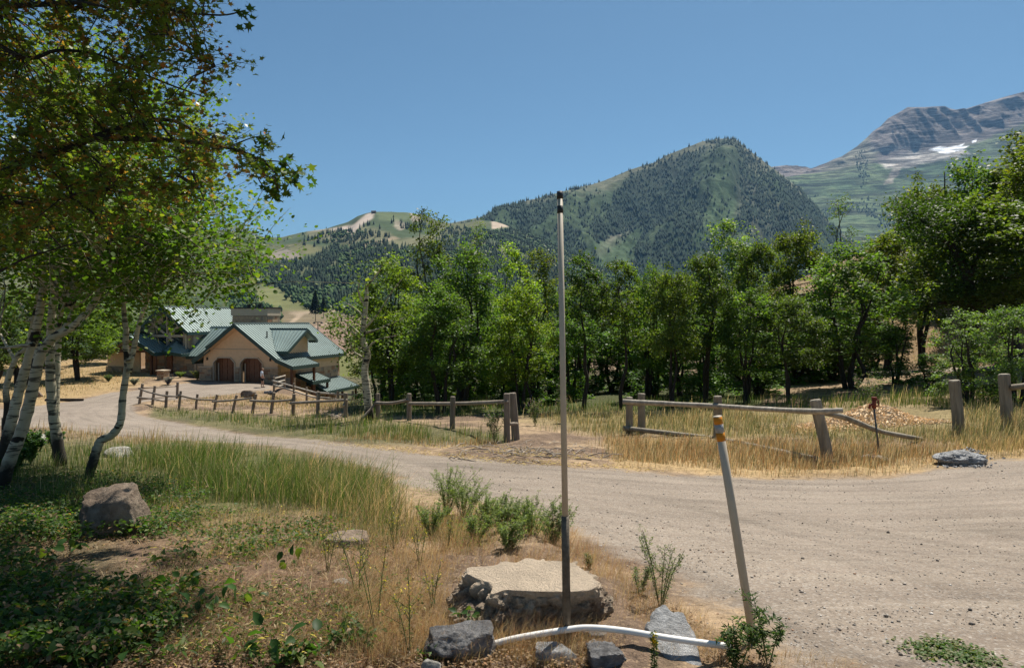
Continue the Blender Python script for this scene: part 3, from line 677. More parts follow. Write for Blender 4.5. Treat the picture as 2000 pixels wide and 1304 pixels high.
for a, b in D:
    mb = MB(); c = ch
    pts = [(a, -.03, -.1), (a, -.03, dh - c), (a + c, -.03, dh), (b - c, -.03, dh), (b, -.03, dh - c), (b, -.03, -.1)]
    for i in range(5): mb.bar(pts[i], pts[i + 1], .08, .16, (0, 1, 0))
    mb.build('trim', PALEW, gwo)
    d = MB(); pp = [(a + .02, .55, -.4), (b - .02, .55, -.4), (b - .02, .55, dh + .05), (a + .02, .55, dh + .05)]
    d.prism(pp, (0, .06, 0)); do = d.build('garage_door', WOODD, house)
    for i in range(4):
        for j in range(4):
            w = (b - a - .2) / 4; x = a + .1 + j * w; z = .05 + i * .55
            MB().box((x + .06, .50, z + .05), (x + w - .06, .545, z + .5)).build('panel', WOODD, do)
    MB().bar((a + .28, .35, -.2), (a + .28, .35, dh - c - .05), .08, .09).build('post', PALEW, do)
for a, b, nm in ((-.35, 1.05, 0), (3.65, 4.1, 1), (6.75, 8.35, 2)):
    p = MB().box((a, -.16, -.6), (b, .3 if nm != 0 else .5, 1.35)).build('pillar', STONEM[0], house)
    stones((a, -.16), (b, -.16), -.6, 1.35, (0, -1), p, .22, 5 + nm); MB().box((a - .05, -.26, 1.35), (b + .05, .35, 1.43)).build('cap', PALEW, p)
for x in (.45, 7.45):
    l = MB().box((x - .07, -.12, 2.05), (x + .07, .0, 2.25)); l.bar((x, -.06, 2.25), (x, -.06, 2.33), .2, .03); l.build('wall_lamp', BLACKM, house)
# main volume walls
wallp([(0, .35, -1), (0, 12, -1), (0, 12, 2.5), (0, .35, 2.5)], (.3, 0, 0))
sw = wallp([(HR - .3, .35, -5), (HR - .3, 12, -5), (HR - .3, 12, 2.35), (HR - .3, .35, 2.35)], (.3, 0, 0))
stones((HR, .1), (HR, 12), -5, 1.0, (1, 0), sw, .35, 21)
bw = wallp([(0, 11.7, -5), (HR, 11.7, -5), (HR, 11.7, 2.6), (HL, 11.7, HT - .1), (0, 11.7, 2.6)], (0, .3, 0))
# main roof: right slope, left slope (stepped back rake)
roof_plane((8.75, -.9, 2.22), (8.75, 12.6, 2.22), (HL, 12.6, HT), (HL, -.9, HT))
roof_plane((1.0, -.9, 3.35), (1.0, 12.6, 3.35), (HL, 12.6, HT), (HL, -.9, HT), fas=(0, 1, 1))
roof_plane((-.95, -.45, 2.02), (-.95, 3.5, 2.02), (1.0, 3.5, 3.32), (1.0, -.45, 3.32), fas=(1, 1, 0), drop=.4)
MB().prism([(HL, -.82, HT - .32), (8.6, -.82, 2.05), (8.6, -.0, 2.05), (HL, 0, HT - .32)], (0, 0, -.04)).build('soffit', STUCCO, house)
MB().prism([(HL, -.82, HT - .32), (-.6, -.4, 2.0), (-.6, 0, 2.0), (HL, 0, HT - .32)], (0, 0, -.04)).build('soffit', STUCCO, house)
MB().tube([(6.0, 1.6, 4.1), (6.0, 1.6, 4.85)], .06, 8).build('vent_pipe', BLACKM, house)
# porch roof over the side door, its flare continues the right slope
roof_plane((10.35, -.9, 1.62), (10.35, 3.9, 1.62), (8.55, 3.9, 2.3), (8.55, -.9, 2.3), 'porch_roof')
for y in (-.5, 3.5): MB().box((9.85, y, -2.4), (10.05, y + .2, 1.5)).build('post', WOODB, house)
MB().box((9.8, -.6, 1.38), (10.1, 3.8, 1.56)).build('beam', WOODB, house)
pw = wallp([(HR, .1, -2), (9.9, .1, -2), (9.9, .1, .5), (HR, .1, .5)], (0, .25, 0), STONEM[0]); stones((HR, .1), (9.9, .1), -2, .5, (0, -1), pw, .26, 31)
# dormer facing right
rd = 5.05; dt = 3.95
roof_plane((6.9, .35, 2.95), (9.05, .35, 2.95), (9.05, dt, rd), (4.75, dt, rd), 'dormer_roof', fas=(1, 0, 1), drop=.28)
roof_plane((8.0, 5.9, 3.9), (9.05, 5.9, 3.9), (9.05, dt, rd), (4.75, dt, rd), 'dormer_roof', fas=(1, 0, 1), drop=.28)
MB().prism([(8.1, .9, 2.5), (8.1, 5.6, 2.5), (8.1, 5.6, 3.95), (8.1, dt, rd - .15), (8.1, .9, 3.1)], (-.3, 0, 0)).build('dormer_wall', STUCCO, house)
MB().prism([(7.0, 5.5, 2.8), (8.1, 5.5, 2.8), (8.1, 5.5, 3.95), (7.0, 5.5, 3.95)], (0, .1, 0)).build('dormer_wall', STUCCO, house)
# lower terrace roofs stepping down the slope
roof_plane((10.15, 3.0, -.12), (10.15, 6.5, -.12), (8.25, 6.5, .62), (8.25, 3.0, .62), 'terrace_roof')
roof_plane((10.6, 5.0, -1.3), (10.6, 12.0, -1.3), (8.3, 12.0, -.35), (8.3, 5.0, -.35), 'terrace_roof')
for x, y, z in ((9.8, 3.3, -.3), (9.8, 6.2, -.3), (10.3, 5.3, -1.5), (10.3, 11.6, -1.5), (10.3, 8.5, -1.5)): MB().box((x, y, z - 3.6), (x + .2, y + .2, z + .05)).build('post', WOODB, house)
rl = MB()
for i in range(22): rl.bar((10.5, 5.2 + i * .3, -3.9), (10.5, 5.2 + i * .3, -3.0), .05, .05)
rl.bar((10.5, 5.2, -3.0), (10.5, 11.8, -3.0), .07, .07); rl.bar((10.5, 5.2, -3.9), (10.5, 11.8, -3.9), .07, .07)
rl.build('railing', WOODB, house); MB().box((8.2, 4.8, -4.2), (10.6, 12, -4.0)).build('deck', WOODB, house)
# upper great-room volume
roof_plane((-4.3, 3.0, 4.7), (-4.3, 14.6, 4.7), (-7.6, 14.6, 7.4), (-7.6, 3.0, 7.4), fas=(1, 1, 0))
roof_plane((-10.9, 3.0, 4.7), (-10.9, 14.6, 4.7), (-7.6, 14.6, 7.4), (-7.6, 3.0, 7.4), fas=(1, 1, 0))
uw = wallp([(-10.5, 4.2, -.5), (-4.75, 4.2, -.5), (-4.75, 4.2, 4.75), (-7.6, 4.2, 7.15), (-10.5, 4.2, 4.75)], (0, .3, 0), STUCCO2)
wallp([(-4.75, 4.2, 0), (-4.75, 14, 0), (-4.75, 14, 4.8), (-4.75, 4.2, 4.8)], (-.3, 0, 0), STUCCO2)
wallp([(-10.5, 4.5, -.5), (-10.5, 14, -.5), (-10.5, 14, 4.8), (-10.5, 4.5, 4.8)], (.3, 0, 0), STUCCO2)
for (x0, x1, z0, z1) in ((-9.4, -7.7, 4.35, 5.6), (-7.5, -5.7, 4.35, 5.6), (-9.4, -7.7, 2.9, 4.2), (-7.5, -5.7, 2.9, 4.2), (-8.3, -6.9, 5.7, 6.5)):
    w = MB().box((x0, 4.12, z0), (x1, 4.2, z1)).build('window', PALEW, house); MB().box((x0 + .08, 4.08, z0 + .08), (x1 - .08, 4.13, z1 - .08)).build('pane', GLASSD, w)
tr = MB()
for p, q in (((-9.9, 4.0, 4.3), (-5.2, 4.0, 4.3)), ((-7.6, 4.0, 3.0), (-7.6, 4.0, 6.9)), ((-9.6, 4.0, 5.7), (-7.6, 4.0, 4.3)), ((-5.6, 4.0, 5.7), (-7.6, 4.0, 4.3)), ((-7.6, 4.0, 4.3), (-5.4, 4.0, 2.7)), ((-5.3, 4.0, 2.6), (-5.3, 4.0, 5.0))): tr.bar(p, q, .12, .22)
tr.build('truss', PALEW, house)
# connecting roofs between great room and garage
roof_plane((-4.7, 3.2, 2.2), (1.0, 3.2, 2.2), (3.0, 7.2, 5.2), (-4.7, 7.2, 5.2), fas=(1, 0, 0))
# stone wall under it
sw2 = wallp([(-9.4, 3.6, -.8), (-3.0, 3.6, -.8), (-3.0, 3.6, 2.2), (-9.4, 3.6, 2.2)], (0, .25, 0), STONEM[2]); stones((-9.4, 3.6), (-3.0, 3.6), -.8, 2.1, (0, -1), sw2, .26, 41)
sw3 = wallp([(-3.0, 2.6, -.8), (0, 2.6, -.8), (0, 2.6, 2.1), (-3.0, 2.6, 2.1)], (0, .25, 0), STONEM[2]); stones((-3.0, 2.6), (0, 2.6), -.8, 1.3, (0, -1), sw3, .26, 42)
MB().box((-3.1, 2.5, -.8), (-2.85, 3.7, 2.1)).build('post', STONEM[2], house)
# entry gable with timber truss
roof_plane((-6.7, 1.0, 2.62), (-6.7, 4.2, 2.62), (-9.9, 4.2, 4.45), (-9.9, 1.0, 4.45), 'entry_roof', drop=.36)
roof_plane((-4.4, 2.2, 2.45), (-4.4, 4.2, 2.45), (-6.7, 4.2, 3.9), (-6.7, 2.2, 2.75), 'entry_roof', drop=.3)
roof_plane((-13.1, 1.0, 2.62), (-13.1, 4.2, 2.62), (-9.9, 4.2, 4.45), (-9.9, 1.0, 4.45), 'entry_roof', drop=.36)
MB().prism([(-12.3, 1.5, 2.9), (-7.5, 1.5, 2.9), (-9.9, 1.5, 4.25)], (0, .2, 0)).build('wall', STUCCO, house)
tr = MB()
for p, q in (((-12.2, 1.35, 2.75), (-7.6, 1.35, 2.75)), ((-11.2, 1.3, 3.1), (-9.0, 1.3, 3.5)), ((-9.0, 1.3, 3.5), (-7.6, 1.3, 2.8)), ((-10.0, 1.35, .4), (-10.0, 1.35, 2.75)), ((-7.3, 1.35, -.6), (-7.3, 1.35, 2.6)), ((-6.8, 1.35, -.6), (-6.8, 1.35, 2.6))): tr.bar(p, q, .22, .26)
tr.build('timber_frame', WOODB, house)
ew = wallp([(-9.8, 3.3, -.4), (-7.4, 3.3, -.4), (-7.4, 3.3, 2.9), (-9.8, 3.3, 2.9)], (0, .25, 0), STONEM[0]); stones((-9.8, 3.3), (-7.4, 3.3), -.4, 2.7, (0, -1), ew, .3, 43)
MB().box((-7.15, 3.35, -.6), (-6.55, 3.5, 2.2)).build('door', WOODD, house)
lw = wallp([(-10.6, 1.6, -.5), (-5.0, 1.6, -.5), (-5.0, 1.6, .45), (-10.6, 1.6, .45)], (0, .2, 0), STONEM[2]); stones((-10.6, 1.6), (-5.0, 1.6), -.5, .45, (0, -1), lw, .2, 44)
# left wing, roof slope facing the road
roof_plane((-14.2, 1.4, 2.72), (-12.4, 1.4, 2.72), (-10.5, 5.2, 4.4), (-13.4, 5.2, 4.4), 'entry_roof')
wg = wallp([(-13.6, 2.2, -.8), (-11.2, 2.2, -.8), (-11.2, 2.2, 2.7), (-13.6, 2.2, 2.7)], (0, .3, 0)); wallp([(-13.6, 2.5, -.8), (-13.6, 9, -.8), (-13.6, 9, 2.7), (-13.6, 2.5, 2.7)], (.3, 0, 0))
stones((-13.7, 2.2), (-11.0, 2.2), -.8, 1.1, (0, -1), wg, .28, 45, .14)
wb = wallp([(-11.2, 2.6, -.8), (-9.9, 2.6, -.8), (-9.9, 2.6, 2.8), (-11.2, 2.6, 2.8)], (0, .2, 0))
# chimney block
cb = MB().box((-3.3, 9.0, 0), (1.1, 11.4, 6.45)).build('chimney', STONEM[2], house); stones((-3.3, 9.0), (1.1, 9.0), 3.0, 6.4, (0, -1), cb, .32, 51, .06); stones((1.1, 9.0), (1.1, 11.4), 3.0, 6.4, (1, 0), cb, .32, 52, .06)
MB().box((-3.42, 8.88, 6.45), (1.22, 11.5, 7.25)).build('chimney_top', STUCCO2, cb)
MB().box((-3.5, 8.8, 7.25), (1.3, 11.6, 7.4)).build('cap', BLACKM, cb)
for x in (-1.9, -1.2, -.5):
    MB().tube([(x, 10, 7.4), (x, 10, 7.75)], .2, 10).tube([(x, 10, 7.8), (x, 10, 7.9)], .32, 10).build('flue', BLACKM, cb)

def local(s, t, z): return ORG + Vector((math.cos(PHI) * s + math.sin(PHI) * t, -math.sin(PHI) * s + math.cos(PHI) * t, z))
gp = GP(319, 741)
pil = empty('stone_pillar', gp, -PHI, 'short square sandstone pillar with pale cap at the lodge porch steps', 'pillar')
pc = MB().box((-.38, -.38, -.2), (.38, .38, .85)).build('pillar_core', STONEM[0], pil); stones((-.38, -.38), (.38, -.38), -.2, .85, (0, -1), pc, .2, 61); MB().box((-.46, -.5, .85), (.46, .46, .95)).build('cap', PALEW, pil)

# ------------------------------------------------------------------ fences
def woodmat(name, c):
    m, t, b = newmat(name); v = t.coord('Object', (1, 1, .12)); n = t.noise(9, 8, .7, v, .5)
    col = t.ramp(n, [(.25, tuple(x * .35 for x in c)), (.45, tuple(x * .8 for x in c)), (.7, tuple(x * 1.35 for x in c))])
    t.l(t.mix(t.ramp(t.noise(2, 3, .5, t.coord('Object')), [(.4, 0.), (.7, .35)]), col, (.10, .075, .05)), b.inputs['Base Color'])
    t.l(t.bump(n, .7, .015), b.inputs['Normal']); return m
POST = woodmat('weathered_post', (.25, .205, .16)); RAIL = woodmat('weathered_rail', (.26, .215, .17)); PALER = woodmat('pale_rail', (.38, .34, .28))
GREYW = woodmat('grey_post', (.27, .235, .18))
def post(parent, base, top, r, m=POST, seed=0, name='post', flat=.75):
    base, top = Vector(base), Vector(top); o = parent.location
    pts = [base - Vector((0, 0, .15)) - o, base.lerp(top, .35) - o, base.lerp(top, .7) - o, top - (top - base).normalized() * r * .18 - o, top - o]
    mb = MB().tube(pts, [r * 1.06, r * 1.02, r, r * .98, r * .86], 10, True, .05, seed); return mb.build(name, m, parent, False)
def rail(parent, pts, r, m=RAIL, seed=0, name='rail'):
    o = parent.location; p = curve_pts([Vector(q) - o for q in pts], 5); rr = random.Random(seed)
    rad = [r * (1 - .25 * i / len(p)) * rr.uniform(.93, 1.07) for i in range(len(p))]
    return MB().tube(p, rad, 8, True, .05, seed).build(name, m, parent, True)
def depth(p): return p.y
long_f = empty('rail_fence', GP(675, 816), 0, 'long weathered post and rail fence curving along the road toward the driveway', 'fence')
LP = [(275, 749, 789), (300, 753, 791), (325, 763, 796), (351, 763, 802), (384, 769, 799), (421, 770, 801), (458, 771, 806), (496, 769, 808), (532, 766, 808), (573, 769, 812), (621, 765, 812), (675, 767, 816), (738, 768, 819), (799, 768, 822), (884, 774, 838), (990, 768, 863)]
lean = [8, 6, 3, 5, 4, 7, 10, 9, 7, 3, 2, 1, 0, 0, 1, -1]
PB = []
for i, (u, vt, vb_) in enumerate(LP):
    b = GP(u - lean[i] * .45, vb_); t = W(u + lean[i] * .45, vt, b.y); PB.append(b); post(long_f, b, t, .078 if i > 2 else .09, POST, i)
gb = GP(1008, 858); post(long_f, gb, W(1000, 767, gb.y), .105, POST, 77)
def onp(i, u, v, off=-.1): return W(u, v, PB[i].y + off)
RL = [(0, 271, 758, 1, 300, 768), (1, 299, 768, 3, 351, 774), (3, 347, 771, 5, 419, 781), (5, 415, 784, 7, 492, 777), (7, 489, 782, 9, 570, 781), (9, 568, 787, 11, 677, 781), (12, 733, 787, 13, 797, 781), (13, 799, 788, 15, 990, 784)]
for k, (i, u0, v0, j, u1, v1) in enumerate(RL):
    mu, mv = (u0 + u1) / 2, (v0 + v1) / 2 + [1, 2, 3, 1, 2, 0, 3, 2][k]; ym = (PB[i].y + PB[j].y) / 2 - .1
    rail(long_f, [onp(i, u0, v0), W(mu, mv, ym), onp(j, u1, v1)], .065, RAIL, k)
rail(long_f, [onp(0, 268, 776), W(300, 779, (PB[0].y + PB[2].y) / 2), onp(2, 322, 784)], .055, RAIL, 20)
rail(long_f, [W(992, 828, PB[15].y + .1), W(1010, 827, PB[15].y + .4)], .05, RAIL, 22)
rail(long_f, [onp(12, 704, 821, -.5), onp(12, 732, 789, -.1)], .05, RAIL, 21)
rb = GP(346, 778); post(long_f, rb, W(347, 746, rb.y), .10, POST, 24)
rail(long_f, [W(278, 757, PB[0].y + .2), W(312, 756, (PB[0].y + rb.y) / 2), W(344, 754, rb.y)], .05, RAIL, 25)
rail(long_f, [W(272, 780, PB[0].y + .2), W(344, 773, rb.y)], .05, RAIL, 26)
fr = empty('fallen_rail', GP(678, 812), 0, 'short pale fallen rail leaning against a fence post beside the sticks', 'rail')
rail(fr, [W(671, 790, PB[11].y - .15), GP(679, 813) + Vector((0, 0, .05))], .06, PALER, 3)
bf = empty('driveway_fence', GP(574, 764), 0, 'pale pole fence running from the garage corner down into the trees', 'fence')
BPs = [(535, 735, 760, 58), (556, 734, 757, 62), (574, 748, 766, 54), (599, 756, 781, 50), (621, 763, 785, 46), (660, 763, 781, 46), (689, 763, 780, 46), (716, 766, 782, 46)]
BB = []
for i, (u, vt, vb_, y) in enumerate(BPs):
    b = W(u, vb_, y); b.z = min(b.z, float(G(b.x, b.y))) if i > 3 else float(G(b.x, b.y)); t = W(u, vt, y); post(bf, b, t, .08, POST, 40 + i); BB.append(t)
for k, pts in enumerate([[(532, 743, 58), (575, 755, 54), (622, 768, 46)], [(533, 751, 58), (575, 764, 54), (600, 772, 50), (619, 777, 46)], [(620, 767, 46), (670, 770, 46), (716, 771, 46)], [(622, 776, 46), (670, 780, 46), (716, 782, 46)], [(536, 739, 58), (557, 733, 62)], [(538, 747, 58), (556, 742, 62)], [(538, 756, 58), (556, 750, 62)]]):
    rail(bf, [W(*p) for p in pts], .075, PALER, 60 + k)
# right fence remains
rf = empty('broken_fence', GP(1402, 848), 0, 'broken grey rail fence in dry grass with one leaning post and a fallen rail', 'fence')
p1 = GP(1229, 847); p2 = GP(1253, 845); p3 = GP(1402, 853); p4 = GP(1620, 905)
post(rf, p1, W(1229, 775, p1.y), .105, GREYW, 1); post(rf, p2, W(1253, 768, p2.y), .11, GREYW, 2)
post(rf, p3, W(1402, 773, p3.y), .115, GREYW, 3); post(rf, p4, W(1592, 780, p4.y + .1), .11, GREYW, 4)
y3, y4 = p3.y - .15, p4.y - .15; y1 = p1.y - .15
rail(rf, [W(1217, 784, y1), W(1300, 788, (y1 + y3) / 2), W(1402, 793, y3), W(1500, 799, (y3 + y4) / 2), W(1590, 803, y4), W(1646, 801, y4 - .3)], .07, PALER, 5)
rail(rf, [W(1217, 836, y1), W(1300, 845, (y1 + y3) / 2), W(1400, 857, y3), W(1480, 872, (y3 + y4) / 2 - .3), W(1560, 889, y4 + .2), W(1637, 904, y4 + .1)], .07, GREYW, 6)
gx_ = GP(1800, 862); rail(rf, [W(1598, 803, y4 + .3), W(1650, 815, y4 + .5), W(1720, 842, (y4 + gx_.y) / 2 + .2), gx_ + Vector((0, 0, .06))], .065, GREYW, 7)
rail(rf, [W(1232, 788, p1.y), W(1258, 791, p2.y)], .05, GREYW, 8)
q1 = GP(1874, 846)
lp = empty('fence_post', q1, 0, 'thick grey round post standing alone in tall grass behind the grey rock', 'post'); post(lp, q1, W(1864, 742, q1.y), .125, GREYW, 9)
q2 = GP(1968, 838)
ef = empty('edge_fence', q2, 0, 'grey post at the right edge with a rail running out of view', 'fence'); post(ef, q2, W(1961, 730, q2.y), .125, GREYW, 10)
rail(ef, [W(1971, 757, q2.y), W(2030, 750, q2.y - 1.0), W(2120, 742, q2.y - 2.4)], .07, GREYW, 11)

# standpipe with red tap
sp_ = GP(1719, 892); stp = empty('standpipe', sp_, 0, 'thin grey standpipe topped by a rusty red tap beside the wood chips', 'tap')
PIPE = simple('galvanised_pipe', (.12, .115, .11), .5, .3, 20, metal=.5); RUST = simple('red_rust', (.16, .035, .02), .7, .4, 30)
tt = W(1707, 797, sp_.y + .05) - sp_
MB().tube([(0, 0, -.1), tt], .02, 8).build('pipe', PIPE, stp, True)
tp = MB().tube([tt, tt + Vector((0, 0, .2))], [.045, .04], 10); tp.tube([tt + Vector((0, 0, .08)), tt + Vector((-.1, -.03, .08)), tt + Vector((-.12, -.03, .0))], .028, 8)
tp.tube([tt + Vector((0, 0, .2)), tt + Vector((0, 0, .24))], .055, 10); tap = tp.build('tap', RUST, stp, True)
MB().tube([tt + Vector((.02, 0, .2)), tt + Vector((.09, 0, .17)), tt + Vector((.1, 0, .06)), tt + Vector((.05, 0, .04))], .016, 6).build('handle', RUST, tap, True)

# ------------------------------------------------------------------ snow stakes
FIB = simple('fibreglass_white', (.46, .39, .30), .5, .06, 20, spec=.4); SLEEVE = simple('steel_sleeve', (.12, .10, .075), .6, .5, 25, metal=.2, bump=.3)
ORNG = simple('orange_tape', (.55, .20, .01), .5, .12, 20); SILV = simple('grey_tape', (.30, .29, .28), .45, .35, 30)
sb = GP(1108, 1266); stk = empty('snow_stake', sb, 0, 'tall pale snow stake with black bands at its tip standing in a dark steel sleeve', 'snow stake')
s_top = W(1093.5, 375, sb.y + .06) - sb
def alongs(v): f = (1266 - v) / (1266 - 375); return s_top * f
MB().tube([alongs(1015), alongs(700), s_top], [.0155, .0148, .0138], 14).build('pole', FIB, stk, True)
MB().tube([(0, 0, -.08), alongs(1100), alongs(1008)], [.0205, .0202, .02], 14).build('sleeve', SLEEVE, stk, True)
for v0, v1 in ((389, 374), (417, 402.5)): MB().tube([alongs(v0), alongs(v1)], .0158, 14).build('band', BLACKM, stk, True)
mk_b = GP(1474, 1258); mk_ = empty('marker_stake', mk_b, 0, 'leaning off-white plastic marker stake with two orange bands near its top', 'marker')
mt_ = W(1401, 812, mk_b.y + .05) - mk_b
def alongm(v): f = (1258 - v) / (1258 - 812); return mt_ * f
MB().tube([(0.01, 0, -.08), alongm(1000), alongm(812)], [.0215, .0215, .0215], 16).build('pole', FIB, mk_, True)
for v0, v1, m in ((828, 813.5, ORNG), (844, 828.5, SILV), (861, 844.5, ORNG)): MB().tube([alongm(v0), alongm(v1)], .0224, 16).build('band', m, mk_, True)
PVC = simple('white_pvc', (.74, .72, .68), .35, .04, 10, spec=.5)
pp_ = [W(948, 1261, 3.36), W(1010, 1245, 3.37), W(1100, 1230, 3.38), W(1150, 1225, 3.36), W(1220, 1231, 3.31), W(1310, 1246, 3.22), W(1428, 1262, 3.2)]
pv0 = empty('pipe', pp_[0], 0, 'white plastic pipe bent across the stones in front of the boulder', 'pipe')
MB().tube([p - pp_[0] for p in curve_pts(pp_, 8)], .0155, 14).build('pipe_run', PVC, pv0, True)

# ------------------------------------------------------------------ rocks
def rockmat(name, c, dark=.3, c2=None, sc=3, top=None):
    m, t, b = newmat(name); v = t.coord('Object'); n = t.noise(sc, 8, .72, v); n2 = t.noise(sc * 5, 6, .75, v)
    c2 = c2 or tuple(x * 1.3 for x in c); kk = None
    col = t.ramp(n, [(.28, tuple(x * dark for x in c)), (.45, c), (.7, c2)])
    col = t.mix(1.0, col, t.ramp(n2, [(.3, .55), (.5, 1.), (.7, 1.3)]), 'MULTIPLY')
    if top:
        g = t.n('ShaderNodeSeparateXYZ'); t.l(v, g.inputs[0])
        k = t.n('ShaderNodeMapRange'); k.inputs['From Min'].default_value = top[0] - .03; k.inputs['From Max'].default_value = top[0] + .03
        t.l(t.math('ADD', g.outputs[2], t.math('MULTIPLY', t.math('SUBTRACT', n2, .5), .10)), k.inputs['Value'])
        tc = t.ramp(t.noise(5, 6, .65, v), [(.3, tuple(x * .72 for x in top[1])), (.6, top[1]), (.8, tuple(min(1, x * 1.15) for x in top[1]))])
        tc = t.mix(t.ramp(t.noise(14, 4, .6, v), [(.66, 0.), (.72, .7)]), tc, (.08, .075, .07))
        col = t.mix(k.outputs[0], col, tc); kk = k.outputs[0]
    t.l(col, b.inputs['Base Color']); b.inputs['Roughness'].default_value = .93
    t.l(t.bump(t.math('ADD', t.noise(sc * 4, 9, .75, v), t.math('MULTIPLY', n2, .9)), 1.0, .045), b.inputs['Normal']); return m
def rockmesh(size, seed, sub=4, cuts=7, amp=.1, boxy=.55, topcut=None, fine=.03, flare=0, strat=0):
    bm = bmesh.new(); bmesh.ops.create_icosphere(bm, subdivisions=sub, radius=1); r = random.Random(seed); off = Vector((seed * 3.1, seed * 1.7, 0))
    pl = []
    for _ in range(cuts):
        n = Vector((r.gauss(0, 1), r.gauss(0, 1), r.gauss(0, .7))).normalized(); pl.append((n, r.uniform(.62, .85)))
    for v in bm.verts:
        p = v.co.copy(); mx = max(abs(p.x), abs(p.y), abs(p.z)); p = p.lerp(p / mx, boxy)
        for n, d in pl:
            e = p.dot(n) - d
            if e > 0: p -= n * e * .9
        p += p.normalized() * (mnoise.fractal(p * 1.3 + off, 1.0, 2.0, 4) * amp)
        if topcut is not None and p.z > topcut: p.z = topcut + (p.z - topcut) * .10 + mnoise.noise(p * 2.2 + off) * .05
        f = fine * (1 if topcut is None or p.z < topcut - .08 else .25)
        q = Vector((p.x * size[0], p.y * size[1], p.z * size[2])); s = 9 / max(size)
        if f: q += q.normalized() * (abs(mnoise.fractal(q * s * .8 + off, .9, 2.1, 5)) * f * -1.6 * max(size) + f * .5 * max(size))
        if strat: q.x += strat * math.sin(p.z * 11 + mnoise.noise(p * 2) * 3) * max(size) * .03
        v.co = q
    me = bpy.data.meshes.new('rock'); bm.to_mesh(me); bm.free()
    me.polygons.foreach_set('use_smooth', np.ones(len(me.polygons), bool)); return me
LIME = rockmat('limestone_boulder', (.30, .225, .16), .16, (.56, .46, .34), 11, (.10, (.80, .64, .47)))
DARKR = rockmat('dark_grey_rock', (.17, .165, .165), .3, (.40, .39, .38), 5); GREYR = rockmat('blue_grey_rock', (.33, .33, .33), .45, (.52, .52, .52), 4)
TANR = rockmat('tan_rock', (.28, .21, .15), .4, (.42, .33, .25), 4); WHR = rockmat('whitish_rock', (.42, .39, .34), .6, (.6, .57, .5), 4); BROWNR = rockmat('brown_rock', (.17, .125, .09), .3, (.36, .29, .22), 2.2)
def rock(name, p, size, seed, m, label, rz=0, tilt=0, sink=.25, group=None, **k):
    o = link(name, rockmesh(size, seed, **k), m); o.location = Vector(p) + Vector((0, 0, size[2] * (1 - sink * 2))); o.rotation_euler = (tilt, tilt * .6, rz)
    return tag(o, label, 'rock', group)
def rockpx(u0, u1, vt, vb_, seed, m, label, name='rock', dr=.8, **k):
    """rock whose outline spans the pixels, standing on the ground seen at its front foot"""
    b = GP((u0 + u1) / 2, vb_); w = (u1 - u0) / F * b.y / 2; h = (vb_ - vt) / F * b.y / 2
    y = b.y + w * dr; bb = Vector(((u0 + u1) / 2 / F * 0 + ray((u0 + u1) / 2, HZ)[0] * y, y, float(G(ray((u0 + u1) / 2, HZ)[0] * y, y))))
    return rock(name, bb, (w * 1.04, w * dr, h * 1.2), seed, m, label, **k)
def plane_pt(u, v, z): rx, rz = ray(u, v); y = (z - EYE) / rz; return Vector((float(rx * y), float(y), z))
def ring_rock(name, rings, m, label, cat='rock', k=140, amp=(.01,), seed=1, fs=(9,), flat_first=0, nsub=14, chip=0):
    """rock from a stack of closed outlines (first = crown of the rock, last = foot), pitted by noise"""
    cen = sum((p for r_ in rings for p in r_), Vector()) / sum(len(r_) for r_ in rings); R = []
    for r_ in rings:
        c = curve_pts(list(r_) + [r_[0]], 8)[:-1]; q = np.linspace(0, len(c), k, endpoint=False)
        R.append([c[int(a)].lerp(c[(int(a) + 1) % len(c)], a - int(a)) for a in q])
    loops = []; c0 = sum(R[0], Vector()) / k
    for i in range(1, nsub + 1): loops.append(([c0.lerp(p, (i / nsub)) for p in R[0]], flat_first))
    for a in range(len(R) - 1):
        for i in range(1, nsub + 1): loops.append(([R[a][j].lerp(R[a + 1][j], i / nsub) for j in range(k)], 1))
    V = [c0 - cen]; out = []
    ct = sum(R[-1], Vector()) / k; ct = c0.lerp(ct, .6)
    for i0, (L, f) in enumerate(loops):
        for p in L:
            d = (p - ct).normalized(); a = 0
            for am, fq in zip(amp, fs): a += am * (mnoise.fractal(p * fq + Vector((seed, 0, 0)), .9, 2.1, 5) - .6 * abs(mnoise.noise(p * fq * 1.7 + Vector((0, seed, 0)))))
            if chip: dv = mnoise.voronoi(p * 13 + Vector((seed, 0, 0)))[0]; a += chip * (min(1, (dv[1] - dv[0]) * 2.2) - .6)
            w = f if f else .05
            if chip and i0 < nsub * 1.7: w = .05 + .6 * max(0, (i0 - nsub) / nsub)
            V.append(p + d * a * w + (Vector((0, 0, mnoise.noise(p * 7 + Vector((seed, 2, 0))) * .008)) if not f else Vector()) - cen)
    n = len(loops); F_ = [(0, 1 + j, 1 + (j + 1) % k) for j in range(k)]
    for i in range(n - 1):
        for j in range(k): F_.append((1 + i * k + j, 1 + (i + 1) * k + j, 1 + (i + 1) * k + (j + 1) % k, 1 + i * k + (j + 1) % k))
    me = bpy.data.meshes.new(name); me.from_pydata([tuple(v) for v in V], [], F_); bm = bmesh.new(); bm.from_mesh(me); bmesh.ops.recalc_face_normals(bm, faces=bm.faces); bm.to_mesh(me); bm.free()
    me.polygons.foreach_set('use_smooth', np.array([(not chip) or p_.center.z > .10 for p_ in me.polygons])); o = link(name, me, m); o.location = cen; return tag(o, label, cat)
top_ = [(912, 1120), (914, 1110), (945, 1106), (972, 1101), (988, 1095), (1008, 1098), (1028, 1090), (1060, 1094), (1100, 1095), (1132, 1107), (1164, 1134), (1156, 1150), (1120, 1155), (1076, 1154), (1020, 1153), (988, 1150), (960, 1158), (962, 1142), (940, 1132)]
